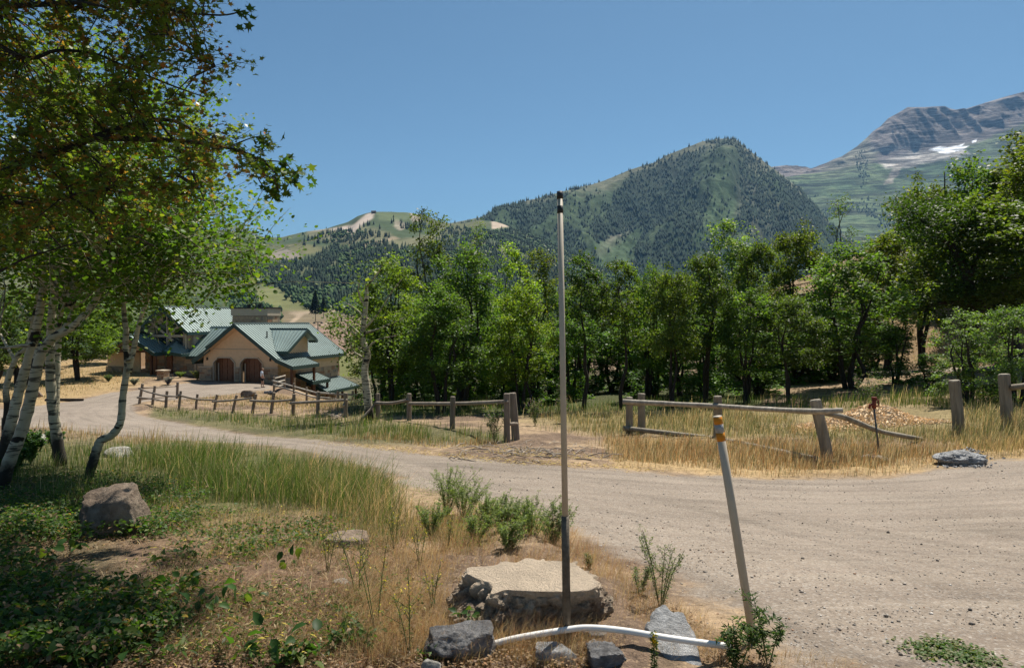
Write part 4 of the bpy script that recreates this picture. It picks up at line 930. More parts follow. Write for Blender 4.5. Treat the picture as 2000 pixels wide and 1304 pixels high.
mid_ = [(880, 1176), (884, 1158), (920, 1138), (960, 1122), (985, 1114), (1008, 1112), (1028, 1108), (1060, 1110), (1105, 1112), (1150, 1128), (1188, 1165), (1190, 1196), (1135, 1212), (1080, 1220), (1030, 1226), (990, 1232), (952, 1234), (915, 1222), (888, 1204)]
T0 = [plane_pt(u, v, .235) for u, v in top_]; cT = sum(T0, Vector()) / len(T0); T2 = [plane_pt(u, v, .05) for u, v in mid_]
T1 = [a.lerp(b, .16) + Vector((0, 0, -.004)) for a, b in zip(T0, T2)]; T3 = [p + Vector((0, .03, -.25)) for p in T2]
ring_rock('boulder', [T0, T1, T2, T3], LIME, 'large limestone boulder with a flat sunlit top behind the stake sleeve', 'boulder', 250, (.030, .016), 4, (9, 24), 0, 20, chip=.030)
fr_o = [(1256, 1222), (1268, 1204), (1282, 1183), (1298, 1177), (1312, 1188), (1336, 1192), (1348, 1212), (1362, 1236), (1366, 1270), (1372, 1312), (1290, 1312), (1276, 1262)]
ys_ = [3.09 + (1312 - v) / 134 * .46 for u, v in fr_o]; S0 = [W(u, v, y) for (u, v), y in zip(fr_o, ys_)]; cS = sum(S0, Vector()) / len(S0); S0i = [cS + (p - cS) * .90 for p in S0]
S1 = [cS + (p - cS) * 1.02 + Vector((0, .02, -.03)) for p in S0]; S2 = [cS + (p - cS) * .98 + Vector((0, .10, -.22)) for p in S0]
ring_rock('rock', [S0i, S1, S2], GREYR, 'upright pale grey slab behind the right half of the white pipe', 'rock', 100, (.018, .008), 9, (8, 26), .5, 12)
rockpx(832, 965, 1236, 1300, 4, DARKR, 'charcoal grey rock at the left end of the white pipe', sub=5, fine=.05, amp=.15)
rockpx(1034, 1128, 1258, 1300, 12, GREYR, 'flat blue-grey stone lying just in front of the stake sleeve', sub=4, fine=.01, dr=.6, topcut=.5)
rockpx(1128, 1212, 1236, 1268, 41, DARKR, 'dark jagged stone between the boulder and the pipe', sub=4, fine=.05)
rockpx(1140, 1180, 1252, 1276, 42, GREYR, 'small square grey stone tucked under the pipe', sub=4, fine=.02, boxy=.8)
rockpx(1140, 1230, 1272, 1318, 43, DARKR, 'rough crumbly stone at the bottom edge of the photo', sub=5, fine=.08)
rockpx(818, 862, 1290, 1325, 44, WHR, 'small tan rounded stone cut off by the bottom edge', sub=4)
rockpx(150, 296, 925, 1052, 5, BROWNR, 'brown pyramid-shaped boulder among green ground cover on the left', sub=5, cuts=10, amp=.12, fine=.02, rz=.4, boxy=.25)
rockpx(622, 716, 1040, 1076, 61, TANR, 'pinkish rock half buried in the dry bank', sub=5, fine=.03, sink=.35)
rockpx(648, 684, 1132, 1150, 62, WHR, 'small white stone in the brown litter of the bank', sub=3)
rockpx(286, 320, 1228, 1246, 63, GREYR, 'small blue-grey stone in the shaded leaves at lower left', sub=3)
rockpx(206, 262, 872, 894, 64, WHR, 'flat whitish rock just right of the kinked aspen trunk', sub=4)
rockpx(30, 96, 848, 868, 65, WHR, 'long whitish rock behind the left aspen trunks', sub=4)
rockpx(470, 502, 760, 778, 66, BROWNR, 'dark pointed rock beside the driveway below the garage', sub=4, boxy=.2)
rockpx(515, 533, 762, 770, 67, DARKR, 'small dark rock at the foot of the driveway fence', sub=3)
rockpx(1690, 1745, 888, 904, 68, WHR, 'pale flat stone in dry grass by the standpipe', sub=3, sink=.35)
rockpx(1832, 1942, 882, 910, 71, GREYR, 'low mound of grey jagged rubble at the right road edge', sub=5, fine=.07, amp=.16, boxy=.1, name='rubble_mound', dr=.6)
rockpx(55, 80, 762, 776, 72, BROWNR, 'brown rock by the modelled shadow strip left of the drive', sub=3)
# rubble bits round the mound
mb = MB(); r = random.Random(5)
for _ in range(420):
    u = r.gauss(1888, 32); v = r.uniform(884, 914); p = GP(u, v); s = r.uniform(.012, .04); vs = [p + Vector((r.uniform(-s, s), r.uniform(-s, s), r.uniform(-.2 * s, s * 1.2) + (max(0, .13 - abs(u - 1888) * .0028) if v > 886 and v < 906 else 0))) for _ in range(6)]
    mb.add(vs, [[0, 1, 2], [0, 2, 3], [0, 3, 4], [1, 2, 5], [2, 3, 5], [3, 4, 5], [0, 4, 1], [1, 4, 5]])
tag(mb.build('rubble', GREYR), 'broken grey stone chips around the rubble mound', 'rubble', None, 'stuff')
# wood chip heap
cx = GP(1705, 838); CH = simple('wood_chip', (.85, .64, .42), .9, .25, 60, bump=.8, bscale=80)
n = 72; xs, ys = np.meshgrid(np.linspace(-1, 1, n), np.linspace(-1, 1, 40)); rrr = np.clip(1 - np.hypot((xs - .22) / .75, ys), 0, 1); hh_ = .54 * sstep(0, 1, rrr) + .16 * sstep(0, 1, np.clip(1 - np.hypot((xs + .45) / .5, ys / .9), 0, 1))
xx = cx.x + xs * 2.05; yy = cx.y + .9 + ys * 1.1; zz = G(xx, yy) + hh_ + .03 * fbm(xx * 6, yy * 6, 4, 5) - .03
idx = np.arange(n * 40).reshape(40, n); q = np.stack([idx[:-1, :-1], idx[:-1, 1:], idx[1:, 1:], idx[1:, :-1]], -1).reshape(-1, 4)
hp = link('wood_chip_heap', npmesh('wood_chip_heap', np.c_[xx.ravel(), yy.ravel(), zz.ravel()], q, None, True), CH); tag(hp, 'low sunlit heap of pale wood chips in the grass behind the broken fence', 'heap')
V = []; r = np.random.default_rng(3); k = 9000; a = r.uniform(-1, 1, k); b = r.uniform(-1, 1, k)
px_ = cx.x + a * 2.1; py_ = cx.y + .9 + b * 1.15; rr_ = np.clip(1 - np.hypot((a - .22) / .75, b), 0, 1); pz_ = G(px_, py_) + .54 * sstep(0, 1, rr_) + .16 * sstep(0, 1, np.clip(1 - np.hypot((a + .45) / .5, b / .9), 0, 1)) + .01
s1 = r.normal(0, 1, (k, 3)) * .024; s2 = r.normal(0, 1, (k, 3)) * .024; c0 = np.c_[px_, py_, pz_]
V = np.stack([c0 - s1, c0 + s2, c0 + s1, c0 - s2], 1).reshape(-1, 3); cc = np.repeat(np.array([.88, .68, .45])[None] * r.uniform(.6, 1.2, k)[:, None], 4, 0)
tag(link('wood_chips', npmesh('wood_chips', V, np.arange(4 * k).reshape(k, 4), cc), TREEMAT), 'loose pale wood chips strewn over the heap', 'wood chips', None, 'stuff')
# sticks by the fence, ski lift pylon, summit hut
ST = woodmat('bleached_stick', (.36, .30, .24)); sg = empty('stick_pile', GP(655, 818), 0, 'small pile of bleached sticks on the grass left of a fence post', 'sticks'); r = random.Random(9)
for k in range(11):
    a = GP(r.uniform(640, 672), r.uniform(812, 820)); d = Vector((r.uniform(-.5, .5), r.uniform(-.3, .3), 0)); rail(sg, [a - d + Vector((0, 0, .04)), a + d + Vector((0, 0, r.uniform(.05, .22)))], r.uniform(.018, .035), ST, k, 'stick')
dbg = MB(); r = random.Random(19)
for k in range(150):
    u = r.choice([r.uniform(880, 1090), r.gauss(1060, 40), r.uniform(860, 1180)]); v = r.gauss(884, 10); a = GP(u, min(max(v, 868), 908)); an = r.uniform(0, 6.3); L = r.uniform(.08, .5); d = Vector((math.cos(an), math.sin(an), r.uniform(-.05, .18))) * L
    dbg.tube([a + Vector((0, 0, .02)), a + d * .5 + Vector((0, 0, r.uniform(.02, .07))), a + d + Vector((0, 0, .02))], r.uniform(.004, .013), 5)
tag(dbg.build('twigs', ST), 'loose dead twigs littering the road edge by the gate posts', 'twigs', None, 'stuff')
lt = on_hill(621, 660); lt = W(621, 650, 420.); lt.z = EYE + ray(621, 649)[1] * 420
lf = empty('ski_lift_tower', lt, 0, 'grey ski lift tower with crossarm standing on the brown slope', 'lift tower')
MB().tube([(0, 0, -3), (0, 0, 6.2)], [.35, .28], 8).build('mast', PIPE, lf); MB().bar((-2.6, 0, 6.3), (2.6, 0, 6.3), .4, .4).build('crossarm', PIPE, lf)
for s in (-1, 1): MB().box((s * 2.3 - .7, -.3, 5.4), (s * 2.3 + .7, .3, 6.1)).build('sheave', PIPE, lf)
sh = on_hill(731, 417); hut = empty('summit_hut', sh, 0, 'tiny lift hut on the summit of the ski hill', 'hut'); MB().box((-7, -4, -2), (7, 4, 5)).build('wall', WOODB, hut); MB().prism([(-8, -5, 5), (-8, 5, 5), (-8, 0, 9)], (16, 0, 0)).build('roof', BLACKM, hut)
# ------------------------------------------------------------------ leaves
SH = {'quad': (np.array([(-.5, 0, 0), (0, -.36, .06), (.55, 0, 0), (0, .36, .06)]), [(0, 1, 2, 3)]),
      'aspen': (np.array([(-.5, 0, 0), (-.28, -.42, .05), (.2, -.44, .08), (.56, 0, -.04), (.2, .44, .08), (-.28, .42, .05)]), [(0, 1, 2, 3), (0, 3, 4, 5)]),
      'maple': (np.array([(-.5, 0, 0), (-.22, -.2, 0), (-.12, -.62, .08), (.12, -.24, .0), (.5, -.42, .1), (.3, -.1, 0), (.75, 0, -.1), (.3, .1, 0), (.5, .42, .1), (.12, .24, 0), (-.12, .62, .08), (-.22, .2, 0)]),
                [(0, 1, 11, 11), (1, 2, 3, 3), (1, 3, 9, 11), (9, 10, 11, 11), (3, 4, 5, 5), (3, 5, 7, 9), (7, 8, 9, 9), (5, 6, 7, 7)]),
      'long': (np.array([(-.5, 0, 0), (0, -.14, .05), (.6, 0, -.12), (0, .14, .05)]), [(0, 1, 2, 3)]),
      'ovate': (np.array([(-.5, 0, 0), (-.3, -.28, .10), (.1, -.30, .12), (.65, 0, -.18), (.1, .30, .12), (-.3, .28, .10), (.1, 0, 0), (-.3, 0, .02)]), [(0, 1, 7, 7), (1, 2, 6, 7), (2, 3, 6, 6), (3, 4, 6, 6), (4, 5, 7, 6), (5, 0, 7, 7)])}
def leaves(P, size, shape, colr, r, flat=.35, dirs=None):
    """leaf faces at points P; flat = how much they lie level (0 random, 1 level)"""
    base, fs = SH[shape]; n = len(P); k = len(base)
    nrm = r.normal(0, 1, (n, 3)); nrm[:, 2] = np.abs(nrm[:, 2]) + flat * 3; nrm /= np.linalg.norm(nrm, axis=1)[:, None]
    d = r.normal(0, 1, (n, 3)) if dirs is None else dirs + r.normal(0, .35, (n, 3))
    d -= nrm * (d * nrm).sum(1)[:, None]; d /= np.linalg.norm(d, axis=1)[:, None] + 1e-9; b = np.cross(nrm, d)
    s = (size * r.uniform(.65, 1.25, n))[:, None, None]
    V = P[:, None, :] + s * (base[None, :, 0:1] * d[:, None] + base[None, :, 1:2] * b[:, None] + base[None, :, 2:3] * nrm[:, None])
    Q = np.array(fs); Fa = (np.arange(n)[:, None, None] * k + Q[None]).reshape(-1, 4)
    tri = Fa[:, 2] == Fa[:, 3]
    C = np.repeat(colr, k, 0)
    return V.reshape(-1, 3), [Fa[~tri], Fa[tri][:, :3]], C
def leafmesh(name, parts):
    Vs, Q4, T3, Cs = [], [], [], []; o = 0
    for V, (a, b), C in parts:
        Vs.append(V); Cs.append(C)
        if len(a): Q4.append(a + o)
        if len(b): T3.append(b + o)
        o += len(V)
    return npmesh(name, np.concatenate(Vs), ([np.concatenate(Q4)] if Q4 else []) + ([np.concatenate(T3)] if T3 else []), np.concatenate(Cs))
LEAF = leafmat('leaf', .45, (1.5, 1.6, .5), .5, 0, .2); LEAFT = leafmat('treeline_leaf', .46, (1.6, 1.7, .45), .5, .26, .22)
LEAFM = leafmat('maple_leaf', .55, (1.5, 1.45, .5), .4, 0, .4)
def barkmat(name, c, dark=.4, sc=6, st=(1, 1, .25)):
    m, t, b = newmat(name); v = t.coord('Object', st); n = t.noise(sc, 8, .75, v)
    t.l(t.ramp(n, [(.3, tuple(x * dark for x in c)), (.6, c), (.8, tuple(x * 1.5 for x in c))]), b.inputs['Base Color'])
    t.l(t.bump(n, .8, .03), b.inputs['Normal']); b.inputs['Roughness'].default_value = .95; return m
BARKD = barkmat('dark_bark', (.050, .040, .032)); BARKG = barkmat('grey_bark', (.16, .14, .115)); 
def aspenbark():
    m, t, b = newmat('aspen_bark'); v = t.coord('Object'); hs = t.noise(3.4, 4, .6, t.coord('Object', (1.0, 1.0, 8)), .3)
    base = t.ramp(t.noise(3, 5, .6, v), [(.3, (.32, .28, .19)), (.6, (.50, .45, .33)), (.8, (.62, .58, .45))])
    k = t.ramp(hs, [(.54, 0.), (.59, .9)]); kn = t.ramp(t.noise(4.5, 3, .5, t.coord('Object', (.7, .7, 1.6)), .2), [(.60, 0.), (.63, 1.)])
    base = t.mix(k, base, (.05, .045, .035)); base = t.mix(kn, base, (.025, .022, .018))
    z = t.n('ShaderNodeSeparateXYZ'); t.l(v, z.inputs[0])
    lo = t.math('SUBTRACT', t.math('ADD', z.outputs[2], t.math('MULTIPLY', t.noise(4, 4, .6, v), .9)), .78)
    f = t.n('ShaderNodeMapRange'); f.inputs['From Min'].default_value = .0; f.inputs['From Max'].default_value = .25; t.l(lo, f.inputs['Value'])
    t.l(t.mix(f.outputs[0], (.035, .03, .022), base), b.inputs['Base Color']); b.inputs['Roughness'].default_value = .8
    t.l(t.bump(hs, .4, .01), b.inputs['Normal']); return m
BARKA = aspenbark()

# ------------------------------------------------------------------ near aspens (left)
def pl(pts, y, y2=None):
    y2 = y if y2 is None else y2; n = len(pts)
    return [W(p[0], p[1], y + (y2 - y) * i / (n - 1)) for i, p in enumerate(pts)]
def z3(pts): return [(x / 2.414, 440 + y / 2.414) for x, y in pts]
def near_aspen(label, trunks, poly, y, ncl, nl, seed, cat='tree', lsize=.055, roots=None):
    r = random.Random(seed); g = np.random.default_rng(seed)
    base = Vector(trunks[0][0][0]); root = empty('aspen_tree', base, 0, label, cat, 'white-barked aspens at the left')
    tm = MB(); ends = []
    for pts, w0, w1 in trunks:
        c = curve_pts([Vector(p) - base for p in pts], 6); tm.tube(c, [w * .80 * (1 + .10 * math.sin(i * 2.1 + seed) * (i % 3 == 0)) for i, w in enumerate(lerp_list([w0 * 1.25, w0, (w0 + w1) / 2, w1], len(c)))], 12, True, .03, seed); ends.append(c)
    tm.build('trunk', BARKA, root, True)
    # crown: clusters in the region, each joined by a limb
    us = [p[0] for p in poly]; vs = [p[1] for p in poly]; C = []
    while len(C) < ncl:
        u, v = r.uniform(min(us), max(us)), r.uniform(min(vs), max(vs))
        if inpoly(np.array([u]), np.array([v]), poly)[0]: C.append(W(u, v, y + r.uniform(-1.4, 1.6)) - base)
    bm_ = MB(); P = []; 
    for c in C:
        best = min(((p - c).length + .8 * abs(p.z - c.z) * (p.z > c.z) + 0, k, i) for k, e in enumerate(ends) for i, p in enumerate(e) if i > len(e) * .35)
        s = ends[best[1]][best[2]]; mid = s.lerp(c, .5) + Vector((r.uniform(-.15, .15), r.uniform(-.15, .15), r.uniform(-.05, .25)))
        L = (c - s).length; bm_.tube(curve_pts([s, mid, c], 3), [max(.006, .011 * L) * f for f in (1, .85, .7, .5, .4, .3, .2)][:7], 5)
        cr = r.uniform(.28, .5)
        for _ in range(3):
            e = c + Vector((g.normal(0, cr), g.normal(0, cr), g.normal(0, cr))); bm_.tube([c, c.lerp(e, .5) + Vector((0, 0, .04)), e], [.006, .004, .002], 4, False)
            m = nl // 3; t = g.uniform(.1, 1.1, m)[:, None]; P.append(np.array(c)[None] * (1 - t) + np.array(e)[None] * t + g.normal(0, .11, (m, 3)))
    bm_.build('limbs', BARKA, root, True)
    P = np.concatenate(P); n = len(P); tint = g.uniform(.7, 1.3, n)[:, None]
    col = np.array([.085, .155, .023])[None] * tint; yl = g.uniform(size=n) < .12; col[yl] = np.array([.20, .24, .035]) * tint[yl]
    link('crown', leafmesh('crown', [leaves(P, lsize, 'aspen', col, g, .25)]), LEAF, root); return root
ya = 8.7
near_aspen('large leaning aspen at the left edge, its trunk curving right into a long bare limb', [(pl(z3([(-10, 1290), (45, 1110), (105, 960), (150, 790), (190, 620), (250, 530), (340, 480), (430, 385)]) + [(200, 560), (222, 530)], ya, ya - .3), .08, .03),
    (pl(z3([(150, 790), (170, 640), (200, 560), (290, 500), (330, 430), (340, 400)]), ya, ya + .2), .05, .02), (pl(z3([(160, 560), (80, 570), (-20, 580)]), ya, ya), .03, .015)],
    [(-60, 300), (200, 280), (300, 380), (330, 480), (250, 540), (150, 560), (-60, 560)], ya, 64, 110, 1)
near_aspen('thick upright aspen standing second from the left edge', [(pl(z3([(0, 1120), (35, 1000), (60, 900), (95, 760), (140, 610), (175, 470), (200, 330), (215, 200)]) + [(95, 440), (100, 330), (95, 200)], ya + .7, ya + .9), .075, .032)],
    [(-60, 60), (200, 60), (330, 220), (220, 420), (100, 520), (-60, 500)], ya + .9, 62, 110, 2)
near_aspen('slim crooked aspen stem hugging the left edge behind its larger neighbours', [(pl(z3([(25, 960), (35, 860), (28, 780), (45, 700), (85, 610), (125, 575), (150, 480)]) + [(75, 560), (90, 420)], ya + 1.5, ya + 1.6), .05, .025)],
    [(-60, 420), (120, 420), (180, 560), (120, 650), (-60, 640)], ya + 1.8, 22, 80, 3)
b1 = z3([(290, 1130), (262, 960), (243, 800), (236, 600), (246, 400), (262, 250)]); b2 = z3([(272, 1128), (262, 900), (268, 650), (282, 450), (300, 250)])
near_aspen('twin-stemmed straight white aspen rooted together left of the kinked one', [(pl(b1 + [(112, 440), (118, 300), (125, 150)], 10.7, 10.9), .088, .035), (pl(b2 + [(128, 420), (150, 260)], 11.0, 11.3), .07, .03)],
    [(60, 200), (380, 180), (420, 330), (380, 430), (300, 520), (200, 560), (100, 540)], 11.0, 92, 110, 4)
b3 = z3([(408, 1215), (440, 1110), (462, 1040), (480, 1010), (530, 985), (568, 925), (580, 800), (600, 660), (592, 560), (596, 500)])
near_aspen('kinked aspen with a blackened base and forked top in front of the lodge', [(pl(b3 + [(243, 620), (238, 560), (225, 480), (235, 380)], 9.4, 9.6), .068, .028),
    (pl(z3([(608, 690), (622, 620), (640, 540), (650, 490)]) + [(275, 620), (300, 560), (330, 500), (380, 430)], 9.45, 9.3), .042, .018), (pl(z3([(600, 640), (628, 622)]), 9.35, 9.25), .03, .025)],
    [(200, 360), (420, 380), (455, 430), (515, 500), (505, 530), (455, 555), (430, 560), (360, 555), (325, 585), (262, 600), (220, 585), (150, 590), (110, 575), (180, 470)], 9.4, 115, 100, 5)

# ------------------------------------------------------------------ big maple whose limbs reach in from the left
g = np.random.default_rng(77); r = random.Random(77)
YM = 6.5; mb0 = GP(-420, 1080); mb0.y = 6.3; mb0.x = -6.2; mb0.z = float(G(mb0.x, mb0.y))
maple = empty('maple_tree', mb0, 0, 'dark maple with rust-tinged seed clusters reaching in from beyond the left edge', 'tree')
def mp(pts, y0=YM, y1=YM): return [Vector(p) - mb0 for p in pl(pts, y0, y1)]
fork = Vector((-5.6, 6.4, 3.1)) - mb0; fork2 = Vector((-5.4, 6.6, 4.6)) - mb0
tb_ = MB(); tb_.tube(curve_pts([Vector((0, 0, -.2)), Vector((.15, .05, 1.4)), fork, fork2, Vector((-5.2, 6.8, 6.6)) - mb0], 5), lerp_list([.2, .17, .15, .12, .07], 21), 12, True, .04, 1); tb_.build('trunk', BARKD, maple, True)
limb_def = [([(0, 338), (50, 312), (130, 290), (180, 270), (250, 246), (310, 234), (350, 240), (395, 266)], .055, .012, fork), ([(190, 270), (270, 272), (380, 278), (450, 290), (510, 314), (545, 345)], .03, .006, None),
    ([(310, 236), (345, 285), (375, 340), (400, 392)], .014, .005, None), ([(0, 392), (100, 390), (140, 381), (210, 371)], .028, .008, fork), ([(135, 384), (180, 415), (210, 455), (300, 480)], .016, .005, None),
    ([(0, 14), (100, 8), (160, 6), (230, 18)], .035, .012, fork2), ([(40, 110), (110, 99), (180, 104), (240, 128), (330, 165), (400, 190)], .022, .006, fork2), ([(140, 20), (220, -5), (330, 20), (430, 30), (480, 20)], .02, .005, None),
    ([(250, 0), (320, 60), (380, 100), (420, 130)], .012, .004, fork2), ([(-40, 520), (60, 500), (160, 470)], .02, .006, fork), ([(160, 290), (215, 340), (240, 400)], .012, .004, None), ([(440, 290), (490, 270), (520, 265)], .008, .003, None), ([(480, 300), (515, 365), (545, 375)], .008, .003, None), ([(510, 314), (555, 318), (578, 345)], .007, .003, None)]
limbs = MB(); lp_ = []
for pts, w0, w1, st in limb_def:
    q = mp(pts, YM, YM + r.uniform(-.5, .5) if st else YM)
    if st is not None: q = [st] + q
    c = curve_pts(q, 5); limbs.tube(c, lerp_list([w0, (w0 + w1) / 2, w1], len(c)), 8, True, .08, 3); lp_ += [p for i, p in enumerate(c) if i > 4]
# overhead limbs beyond the top of the view shade the bank
high = []
for e in [(-.3, 6.4, 6.3), (-.9, 6.9, 6.5), (-1.5, 6.3, 6.3), (-.5, 7.3, 6.8), (-1.2, 7.5, 6.8), (-2.1, 6.8, 6.4), (-2.9, 6.4, 6.3), (-2.6, 7.5, 6.8), (-3.6, 6.8, 6.4), (-1.8, 8.0, 7.2)]:
    c = curve_pts([fork2, fork2.lerp(Vector(e) - mb0, .5) + Vector((0, 0, .5)), Vector(e) - mb0], 6); limbs.tube(c, lerp_list([.05, .012], len(c)), 6); high += c[7:]
limbs.build('limbs', BARKD, maple, True)
outl = [(-80, -60), (470, -60), (462, 8), (440, 10), (410, 50), (405, 110), (398, 150), (385, 200), (390, 235), (440, 245), (470, 262), (500, 285), (525, 305), (545, 335), (530, 350), (505, 350), (490, 360), (470, 345), (430, 350), (390, 368), (350, 390), (310, 430), (270, 480), (200, 490), (120, 450), (60, 490), (-80, 510)]
C = []
while len(C) < 270:
    u, v = r.uniform(-80, 615), r.uniform(-60, 540)
    if inpoly(np.array([u]), np.array([v]), outl)[0] and (u < 420 or r.random() < .5) and (v < 420 or r.random() < .5): C.append(W(u, v, YM + r.uniform(-.7, .9)) - mb0)
for _ in range(560):
    b = r.choice(high); C.append(b + Vector((r.gauss(0, .4), r.gauss(0, .4), abs(r.gauss(0, .25)))))
tw = MB(); P = []; D_ = []; allp = lp_ + high
arrp = np.array([tuple(p) for p in allp])
for c in C:
    d = arrp - np.array(c); i = int(np.argmin((d ** 2).sum(1))); s = allp[i]
    tw.tube([s, s.lerp(c, .5) + Vector((0, 0, .06)), c], [.008, .006, .004], 5, False)
    for _ in range(4):
        e = c + Vector((g.normal(.03, .17), g.normal(0, .15), g.normal(-.04, .14))); tw.tube([c, e], [.0035, .0015], 3, False)
        m = 14; t = g.uniform(.1, 1.1, m)[:, None]; P.append(np.array(c)[None] * (1 - t) + np.array(e)[None] * t + g.normal(0, .045, (m, 3))); D_.append(np.repeat((np.array(e) - np.array(c))[None], m, 0) * 4 + np.array([0, 0, -.4]))
tw.build('twigs', BARKD, maple)
P = np.concatenate(P); D_ = np.concatenate(D_); n = len(P); k = g.uniform(size=n)
pu, pv = PIX(P[:, 0] + mb0.x, P[:, 1] + mb0.y, P[:, 2] + mb0.z); k = k + .25 * fbm(pu / 60, pv / 60, 3, 5) + .12 * (pu < 420)
col = np.where((k > .88)[:, None], np.array([.27, .15, .05])[None], np.array([.125, .18, .032])[None]); col = np.where((k < .10)[:, None], np.array([.15, .20, .03])[None], col)
col = np.where((g.uniform(size=n) < .01)[:, None], np.array([.30, .10, .02])[None], col) * g.uniform(.65, 1.3, n)[:, None]
link('crown', leafmesh('crown', [leaves(P, .053, 'maple', col, g, .3, D_)]), LEAFM, maple)
# the leaves told apart at the tip of the long limb
lm = []
for kcol in ((.055, .11, .02), (.04, .08, .016), (.10, .14, .025)):
    me = leafmesh('leaf', [leaves(np.zeros((1, 3)), 1.0, 'maple', np.array([kcol]), np.random.default_rng(1), 50, np.array([[1., 0, 0]]))]); me.materials.append(LEAF); lm.append(me)
tipl = [p for p in lp_ if PIX(p.x + mb0.x, p.y + mb0.y, p.z + mb0.z)[0] > 455]
for i in range(190):
    p = r.choice(tipl) + Vector((r.gauss(.02, .055), r.gauss(0, .08), r.gauss(-.04, .07)))
    o = bpy.data.objects.new('leaf', r.choice(lm)); COL.objects.link(o); o.parent = maple; o.location = p; o.scale = [r.uniform(.05, .085)] * 3
    o.rotation_euler = (r.gauss(0, .7), r.gauss(.5, .6), r.uniform(-1.8, 1.8))

# ------------------------------------------------------------------ middle-distance trees
def tree_proto(kind, seed, h=7.0):
    """trunk and crown meshes of a tree h metres tall, origin at the foot"""
    r = random.Random(seed); g = np.random.default_rng(seed); tr = MB(); P = []; 
    K = dict(oak=(3, .36, 2.1, 60, 250, .135, (.062, .092, .020)), maple=(4, .24, 2.0, 76, 250, .125, (.075, .125, .024)), tall=(2, .15, 1.1, 52, 200, .12, (.055, .080, .022)), pale=(2, .22, 1.35, 60, 220, .12, (.095, .15, .05)),
             lime=(3, .25, 1.3, 36, 220, .12, (.12, .19, .025)), bush=(5, .03, 2.4, 60, 220, .13, (.075, .125, .035)), slim=(1, .38, 1.05, 34, 230, .13, (.045, .078, .018)), under=(4, .0, 1.6, 44, 170, .16, (.07, .13, .026)), sparse=(2, .2, 1.35, 34, 110, .10, (.085, .13, .04)))
    st, cb, cr, nc, nl, ls, colr = K[kind]
    pts = []
    for s in range(st):
        a = r.uniform(0, 6.28); lean_ = r.uniform(.15, .55) * (1 if st > 1 else .5) * cr * .55; x = math.cos(a) * .12; y = math.sin(a) * .12; c = []; top = h * r.uniform(.72, .93)
        k = 9; w1, w2 = r.uniform(-1, 1), r.uniform(-1, 1)
        for i in range(k):
            t = i / (k - 1); wob = .22 * math.sin(t * 5 + w1 * 3) * t + r.gauss(0, .05)
            wob *= 1.6; c.append(Vector((x + math.cos(a) * lean_ * t ** .8 * 1.6 + wob, y + math.sin(a) * lean_ * t ** .8 * 1.6 + .2 * math.sin(t * 6 + w2 * 3) * t, top * t - .3 * (i == 0))))
        c = curve_pts(c, 3); w = h * .0125 * r.uniform(.7, 1.15) * (1.25 if st == 1 else 1)
        tr.tube(c, lerp_list([w * 1.3, w, w * .75, w * .45, w * .2], len(c)), 7, True, .08, seed + s); pts += [(p, w * (1 - i / len(c))) for i, p in enumerate(c) if p.z > h * (cb * .8)]
    Cs = []; tries = 0
    while len(Cs) < nc and tries < 5000:
        tries += 1; z = r.uniform(cb, 1.0); t = (z - cb) / (1 - cb)
        prof = {'tall': .55 + .45 * math.sin(math.pi * t ** .8), 'slim': .6 + .5 * math.sin(math.pi * t), 'under': 1 - .55 * t, 'pale': math.sin(math.pi * min(1, .15 + t * .85)) ** .7, 'bush': math.sqrt(max(0, 1 - t * t)) + .1}.get(kind, math.sin(math.pi * min(1, .22 + .78 * t)) ** .6)
        rad = cr * prof * math.sqrt(r.uniform(.15, 1)); a = r.uniform(0, 6.28); c = Vector((math.cos(a) * rad, math.sin(a) * rad, z * h * .965))
        if all((c - d).length > .38 for d in Cs): Cs.append(c)
    br = MB()
    for c in Cs:
        p, w = min(pts, key=lambda q: (q[0] - c).length + max(0, q[0].z - c.z) * 1.2); L = (p - c).length
        br.tube(curve_pts([p, p.lerp(c, .55) + Vector((r.gauss(0, .1), r.gauss(0, .1), .1)), c], 3), [max(.01, min(w * .7, .016 * L)) * f for f in (1, .9, .8, .65, .5, .4, .3)], 5)
        s = r.uniform(.26, .56) * (.8 if kind in ('tall', 'slim', 'sparse') else 1); dz = r.uniform(.55, .8)
        k = int(nl * (s / .46) ** 1.4)
        for q in range(4):
            o = np.array([g.normal(0, s * .55), g.normal(0, s * .55), g.normal(0, s * .4)]); m = k // 4
            P.append((np.array(c)[None] + o[None] + g.normal(0, 1, (m, 3)) * np.array([s * .42, s * .42, s * .42 * dz]), g.uniform(.62, 1.4)))
            e = c + Vector(o); br.tube([c, e], [.012, .004], 3, False)
    Pp = np.concatenate([p for p, _ in P]); tn = np.concatenate([np.full(len(p), q) for p, q in P]) * g.uniform(.72, 1.28, len(Pp))
    col = np.array(colr)[None] * 1.42 * tn[:, None]; yb = g.uniform(size=len(Pp)) < .08; col[yb] *= np.array([1.7, 1.25, .9])
    cm = leafmesh('crown', [leaves(Pp, ls, 'quad', col, g, .28)]); cm.materials.append(LEAFT)
    tm = tr.mesh('trunk', True); bm2 = br.mesh('limbs', False); bark = BARKG if kind in ('pale', 'sparse') else BARKD
    tm.materials.append(bark); bm2.materials.append(bark); return tm, bm2, cm
PROTO = {}
for i, (k, ns) in enumerate([('oak', 3), ('maple', 3), ('tall', 2), ('pale', 1), ('lime', 1), ('bush', 2), ('slim', 2), ('under', 2), ('sparse', 1)]):
    PROTO[k] = [tree_proto(k, 100 + i * 10 + s) for s in range(ns)]
used = {}
